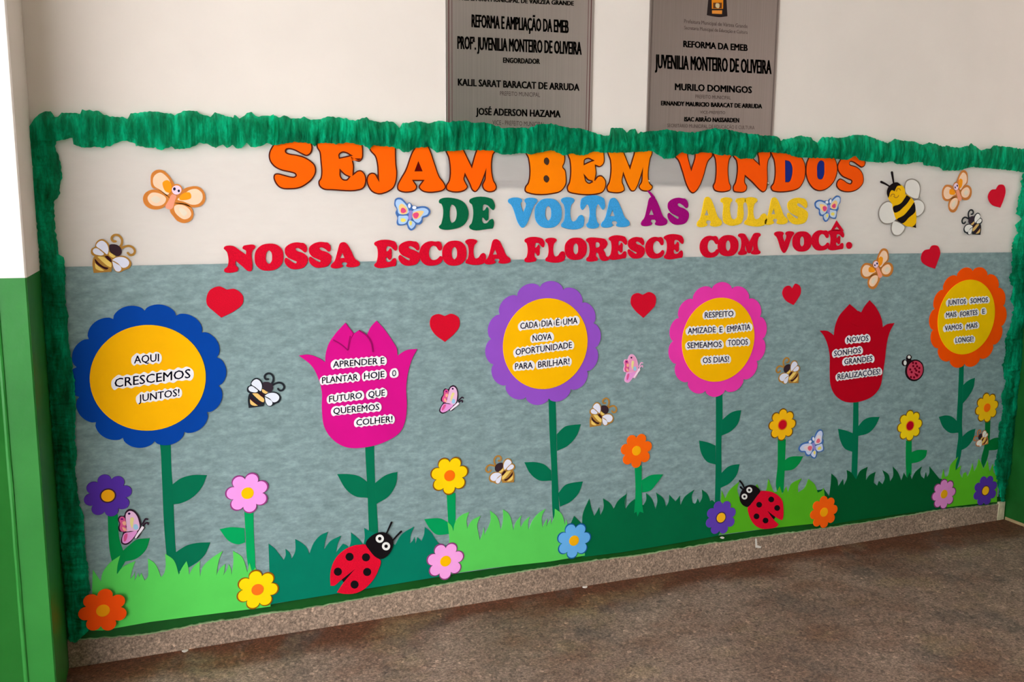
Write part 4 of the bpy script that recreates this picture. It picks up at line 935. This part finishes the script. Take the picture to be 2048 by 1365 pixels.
bb_.place('butterfly_cutout', 'pale blue butterfly between the red-centred daisy and the red tulip', 'butterfly cutout', 'blue butterfly stickers', (1623.5, 893), 54, dict(BB, lb=(206, 216, 244), ye=(236, 220, 226), pk=(232, 110, 130)), True, 0.25, y0=-0.0095)

# pink side-on butterflies
pb = Tmpl((225, 1010), 16.06, (660, 730), 71)
pb.add('wings', '370,370 420,250 520,160 650,165 780,270 870,420 920,600 925,720 1010,700 1030,780 960,850 820,1085 760,1105 700,1085 600,1200 480,1290 370,1292 285,1230 335,950 350,890 230,870 190,750 230,620 180,480 235,375', 0, 'out')
for o_, lv, c_ in (('432,380 455,280 560,210 680,240 800,380 860,560 880,720 820,840 600,850 440,860 450,600', 1, 'pl'), ('222,480 280,395 380,410 440,560 440,860 300,860 240,760 260,620', 1, 'pk'), ('385,940 600,880 800,860 700,1040 560,1190 430,1250 335,1215', 1, 'lp'),
                   ('600,420 690,430 680,560 640,760 580,620', 2, 'ye'), ('700,650 790,640 840,760 760,810 690,760', 2, 'bl'), ('330,560 430,540 430,660 360,660', 2, 'pe'), ('330,720 420,760 480,840 360,830', 2, 'pe'), ('400,960 480,930 440,1160 390,1190', 2, 'pk')):
    pb.add('wing_patch', o_, lv, c_, parent='wings')
pb.addell('spot', (545, 290), 42, 34, 3, 'sp', parent='wings').addell('spot', (312, 465), 44, 28, 3, 'pu', parent='wings')
pb.addstroke('body', '975,740 900,850 820,960 755,1060', 45, 3, 'w', None, 28).addstroke('antenna', '960,640 1010,560 1070,470 1140,480', 22, 0, 'out').addstroke('antenna', '990,700 1050,620 1140,590 1150,640', 22, 0, 'out')
PB = {'out': (48, 24, 44), 'pl': (238, 190, 226), 'pk': (224, 92, 150), 'lp': (236, 156, 222), 'ye': (238, 222, 150), 'bl': (160, 206, 236), 'pe': (250, 176, 150), 'sp': (50, 20, 70), 'pu': (130, 20, 130), 'w': (244, 232, 246)}
pb.place('butterfly_cutout', 'pink side-on butterfly perched below the purple daisy, lower left', 'butterfly cutout', 'pink side-on butterfly stickers', (265.5, 1055), 71, PB, y0=-0.0128)
pb.place('butterfly_cutout', 'pink side-on butterfly right of the magenta tulip', 'butterfly cutout', 'pink side-on butterfly stickers', (902.5, 802), 60, PB, rot=-0.28)
pb.place('butterfly_cutout', 'pale pink side-on butterfly between lilac and pink flowers', 'butterfly cutout', 'pink side-on butterfly stickers', (1265.5, 738), 57, dict(PB, out=(240, 176, 214), pl=(240, 160, 200), w=(250, 225, 240)), rot=0.02)

# small red ladybug sticker
sl = Tmpl((1790, 700), 18.2, (660, 680), 50)
sl.addell('shell', (715, 755), 335, 400, 0, 'k', None, 0.25).addell('shell_panel', (728, 752), 285, 345, 1, 'r', parent='shell', rot=0.25)
for c_ in ((650, 480), (760, 500), (660, 600), (800, 610), (880, 670), (550, 720), (725, 690), (600, 820), (770, 760), (870, 810), (575, 1000), (690, 1010)):
    sl.addell('spot', c_, 38, 42, 2, 'd', parent='shell')
sl.add('spot', '700,840c 780,880 850,930 800,990 740,940', 2, 'd', parent='shell').add('head', '400,300 560,330 600,400 470,560 390,600 420,430', 1, 'k')
sl.addell('eye', (345, 480), 100, 120, 1, 'k', parent='head').addell('eye', (510, 275), 95, 90, 1, 'k', parent='head').addell('eye_white', (362, 480), 55, 88, 2, 'w', parent='head').addell('eye_white', (510, 275), 55, 60, 2, 'w', parent='head')
sl.place('ladybug_cutout', 'small red ladybug sticker right of the red tulip', 'ladybug cutout', None, (1826, 737), 50, {'k': (34, 16, 22), 'r': (206, 66, 92), 'd': (110, 0, 28), 'w': (226, 226, 224)})

# big foam ladybugs
def ladybug(label, off, sc, cen, shell, slot, spots, sr, head, eyes, antennas, y=-0.0125):
    cx, cz = Wy(off[0]+cen[0]/sc, off[1]+cen[1]/sc, y); org = (cx, 0, cz)
    t = thing('foam_ladybug', label, 'ladybug cutout', (cx, 0, cz), 'big foam ladybugs')
    BKM = eva((20, 14, 18))
    def ell(c, r, yy): return [Wy(off[0]+a/sc, off[1]+b__/sc, yy) for a, b__ in circ(c[0], c[1], r, 28)]
    for a_ in antennas:
        pts = [(off[0]+q[0]/sc, off[1]+q[1]/sc) for q in strokeloop(smooth(P((0, 0), 1, a_), 4, False), 13*sc/9, 17*sc/9)]
        sheet('antenna', [toW(pts, y)], y, 0.0012, BKM, t, org, 0.0002)
    sheet('body', [toW(smooth(P(off, sc, slot), 5), y+0.0004)], y+0.0004, 0.0014, BKM, t, org, 0.0002)
    sh = sheet('shell', [toW(smooth(P(off, sc, shell), 7), y)], y, 0.002, glit((224, 8, 46)), t, org, 0.0005)
    for s_ in spots: sheet('spot', [ell(s_, sr, y-0.0008)], y-0.0008, 0.0008, BKM, sh, org, 0.0002)
    hd = sheet('head', [toW(smooth(P(off, sc, head), 7), y-0.001)], y-0.001, 0.002, BKM, t, org, 0.0005)
    for e in eyes:
        sheet('eye_white', [ell(e, sr*1.02, y-0.0016)], y-0.0016, 0.0006, eva((238, 236, 234)), hd, org, 0.0001)
        sheet('pupil', [ell(e, sr*0.43, y-0.0022)], y-0.0022, 0.0006, BKM, hd, org, 0.0001)
ladybug('big red foam ladybug facing up right under the magenta tulip', (640, 1040), 8.533, (650, 800),
        '780,430 680,430 560,450 400,530 270,660 200,810 175,970 180,1130c 240,1130 340,1050 600,842c 400,1080 290,1245c 420,1270 600,1260 750,1190 900,1040 990,880 1035,700 960,640 850,530',
        '650,800c 560,850 365,1020c 400,1068c 450,1050 620,860c', ((505, 635), (785, 645), (305, 890), (805, 895), (590, 1110)), 69,
        '780,410 880,280 1050,215 1180,260 1250,360 1232,500 1150,620 1050,675 950,640 850,530', ((1020, 325), (1128, 455)), ('1130,250 1180,140 1222,48', '1240,360 1310,280 1385,205'))
ladybug('big red foam ladybug facing up left on the yellow-green grass', (1460, 950), 11.38, (720, 730),
        '680,385 800,372 960,398 1100,475 1190,590 1217,760 1205,1000 1180,1042c 1110,1010 1030,960 850,822c 1010,1040 1112,1132c 1060,1190 900,1230 720,1232 580,1160 480,1030 425,880 408,755 500,640 620,480',
        '820,790c 900,850 1035,965c 1000,1020c 940,960 830,830c', ((940, 565), (665, 685), (1075, 760), (605, 950), (810, 1045)), 65,
        '340,285 460,235 580,260 690,375 620,480 500,640 405,735 300,700 228,580 240,430', ((440, 350), (330, 500)), ('320,290 280,210 228,145', '285,330 262,310 245,285'))

# big bee
def bigbee():
    off, sc, y = (1740, 335), 9.417, -0.0115
    cx, cz = Wy(1800, 412, y); org = (cx, 0, cz)
    t = thing('foam_bee', 'big black and yellow foam bee with white wings beside the word VINDOS', 'bee cutout', (cx, 0, cz))
    WM = eva((232, 228, 222)); GM = mat('grey_marker', (140, 130, 122)); YM = eva((246, 190, 10)); BM = eva((22, 14, 18))
    for s in ('660,300 700,240 800,212 900,260 952,380 940,500 905,600 800,590 660,480', '820,620 930,602 1010,660 1035,760 990,870 880,935 840,850', '420,670 340,632 220,700 160,830 180,980 260,1062 400,1062 500,980 450,750', '440,1000 400,1090 400,1200 450,1280 540,1292 620,1230 665,1120 560,1030'):
        L = toW(smooth(P(off, sc, s), 6), y+0.0016)
        w_ = sheet('wing', [L], y+0.0016, 0.0012, GM, t, org, 0.0002)
        sheet('wing_panel', [L], y+0.0010, 0.0006, WM, w_, org, 0, offset=-0.0045)
    for s in ('445,290 430,190 415,95', '365,355 290,310 215,275'):
        pts = [(off[0]+a/sc, off[1]+b__/sc) for a, b__ in strokeloop(smooth(P((0, 0), 1, s), 4, False), 13, 22)]
        sheet('antenna', [toW(pts, y)], y, 0.0012, BM, t, org, 0)
    bd = sheet('body', [toW(smooth(P(off, sc, '430,700 560,600 680,510 760,560 830,640 862,800 875,950 862,1140c 780,1120 690,1110 600,1050 500,980 450,850'), 6), y)], y, 0.002, YM, t, org, 0.0004)
    for s in ('438,745 560,690 670,560 690,520c 770,575c 700,680 620,760 540,830 465,852', '508,985 640,900 760,760 832,655c 855,740 850,840 740,940 610,1055 560,1030'):
        sheet('stripe', [toW(smooth(P(off, sc, s), 6), y-0.0008)], y-0.0008, 0.0008, BM, bd, org, 0.0001)
    sheet('stinger', [toW(smooth(P(off, sc, '862,1045c 866,1142c 795,1115c 840,1090'), 4), y-0.0008)], y-0.0008, 0.0008, BM, bd, org, 0)
    hd = sheet('head', [toW(smooth(P(off, sc, '345,570 400,660 450,715 560,690 640,600 665,480 635,370 560,320 450,340 370,440'), 6), y-0.0018)], y-0.0018, 0.0018, YM, t, org, 0.0004)
    sheet('hair', [toW(smooth(P(off, sc, '345,575c 318,480 350,370 430,300 520,282 592,345c 520,350 485,400 465,448c 410,430 375,480 362,540'), 6), y-0.0026)], y-0.0026, 0.0008, BM, hd, org, 0.0001)
    FM = mat('face_marker', (170, 110, 20))
    for s in ('390,545 410,510 450,505 465,530', '500,450 515,405 550,400 575,430', '450,545 480,570 520,560 540,530'):
        pts = [(off[0]+a/sc, off[1]+b__/sc) for a, b__ in strokeloop(smooth(P((0, 0), 1, s), 4, False), 7)]
        sheet('face_line', [toW(pts, y-0.0022)], y-0.0022, 0.0003, FM, hd, org, 0)
bigbee()

# ------------------------------------------------------------------ little scraps
TP = paper((222, 214, 205))
o = sheet('tape_scrap', [toW([(1510.5, 1078), (1513.5, 1078), (1514.5, 1091), (1523, 1094), (1521, 1097), (1511, 1096)], -0.0112)], -0.0112, 0.0008, TP, bev=0)
tag(recenter(o), 'small white L-shaped scrap on the skirting under the right ladybug', 'scrap')
o = sheet('paint_chip', [toW(smooth([(1440, 1076), (1444, 1074), (1449, 1076), (1446, 1078.5)], 4), -0.011)], -0.011, 0.001, TP, bev=0)
tag(recenter(o), 'tiny white chip on green paint below the purple daisy', 'scrap')
for px, py, lab in ((1160, 1166, 'small white flake on the floor by the wall below the blue daisy'), (370, 1298, 'small white flake on the floor by the wall, lower left')):
    d = RT*((px-1024)/FPX)+UP*(-(py-682.5)/FPX)+_f
    t_ = -HCAM/d[2]; fx, fy = d[0]*t_, -DIST+d[1]*t_
    fy = min(fy, -0.02)
    pts = [(fx+0.010*math.cos(a)*(1+0.3*math.sin(3*a)), fy+0.007*math.sin(a)) for a in [i*math.pi/5 for i in range(10)]]
    n_ = len(pts)
    v = [(p[0], p[1], 0.0) for p in pts]+[(p[0], p[1], 0.003) for p in pts]
    f = [tuple(range(n_))[::-1], tuple(range(n_, 2*n_))]+[(i, (i+1) % n_, n_+(i+1) % n_, n_+i) for i in range(n_)]
    tag(mesh('paint_flake', v, f, TP, None, (fx, fy, 0)), lab, 'scrap')
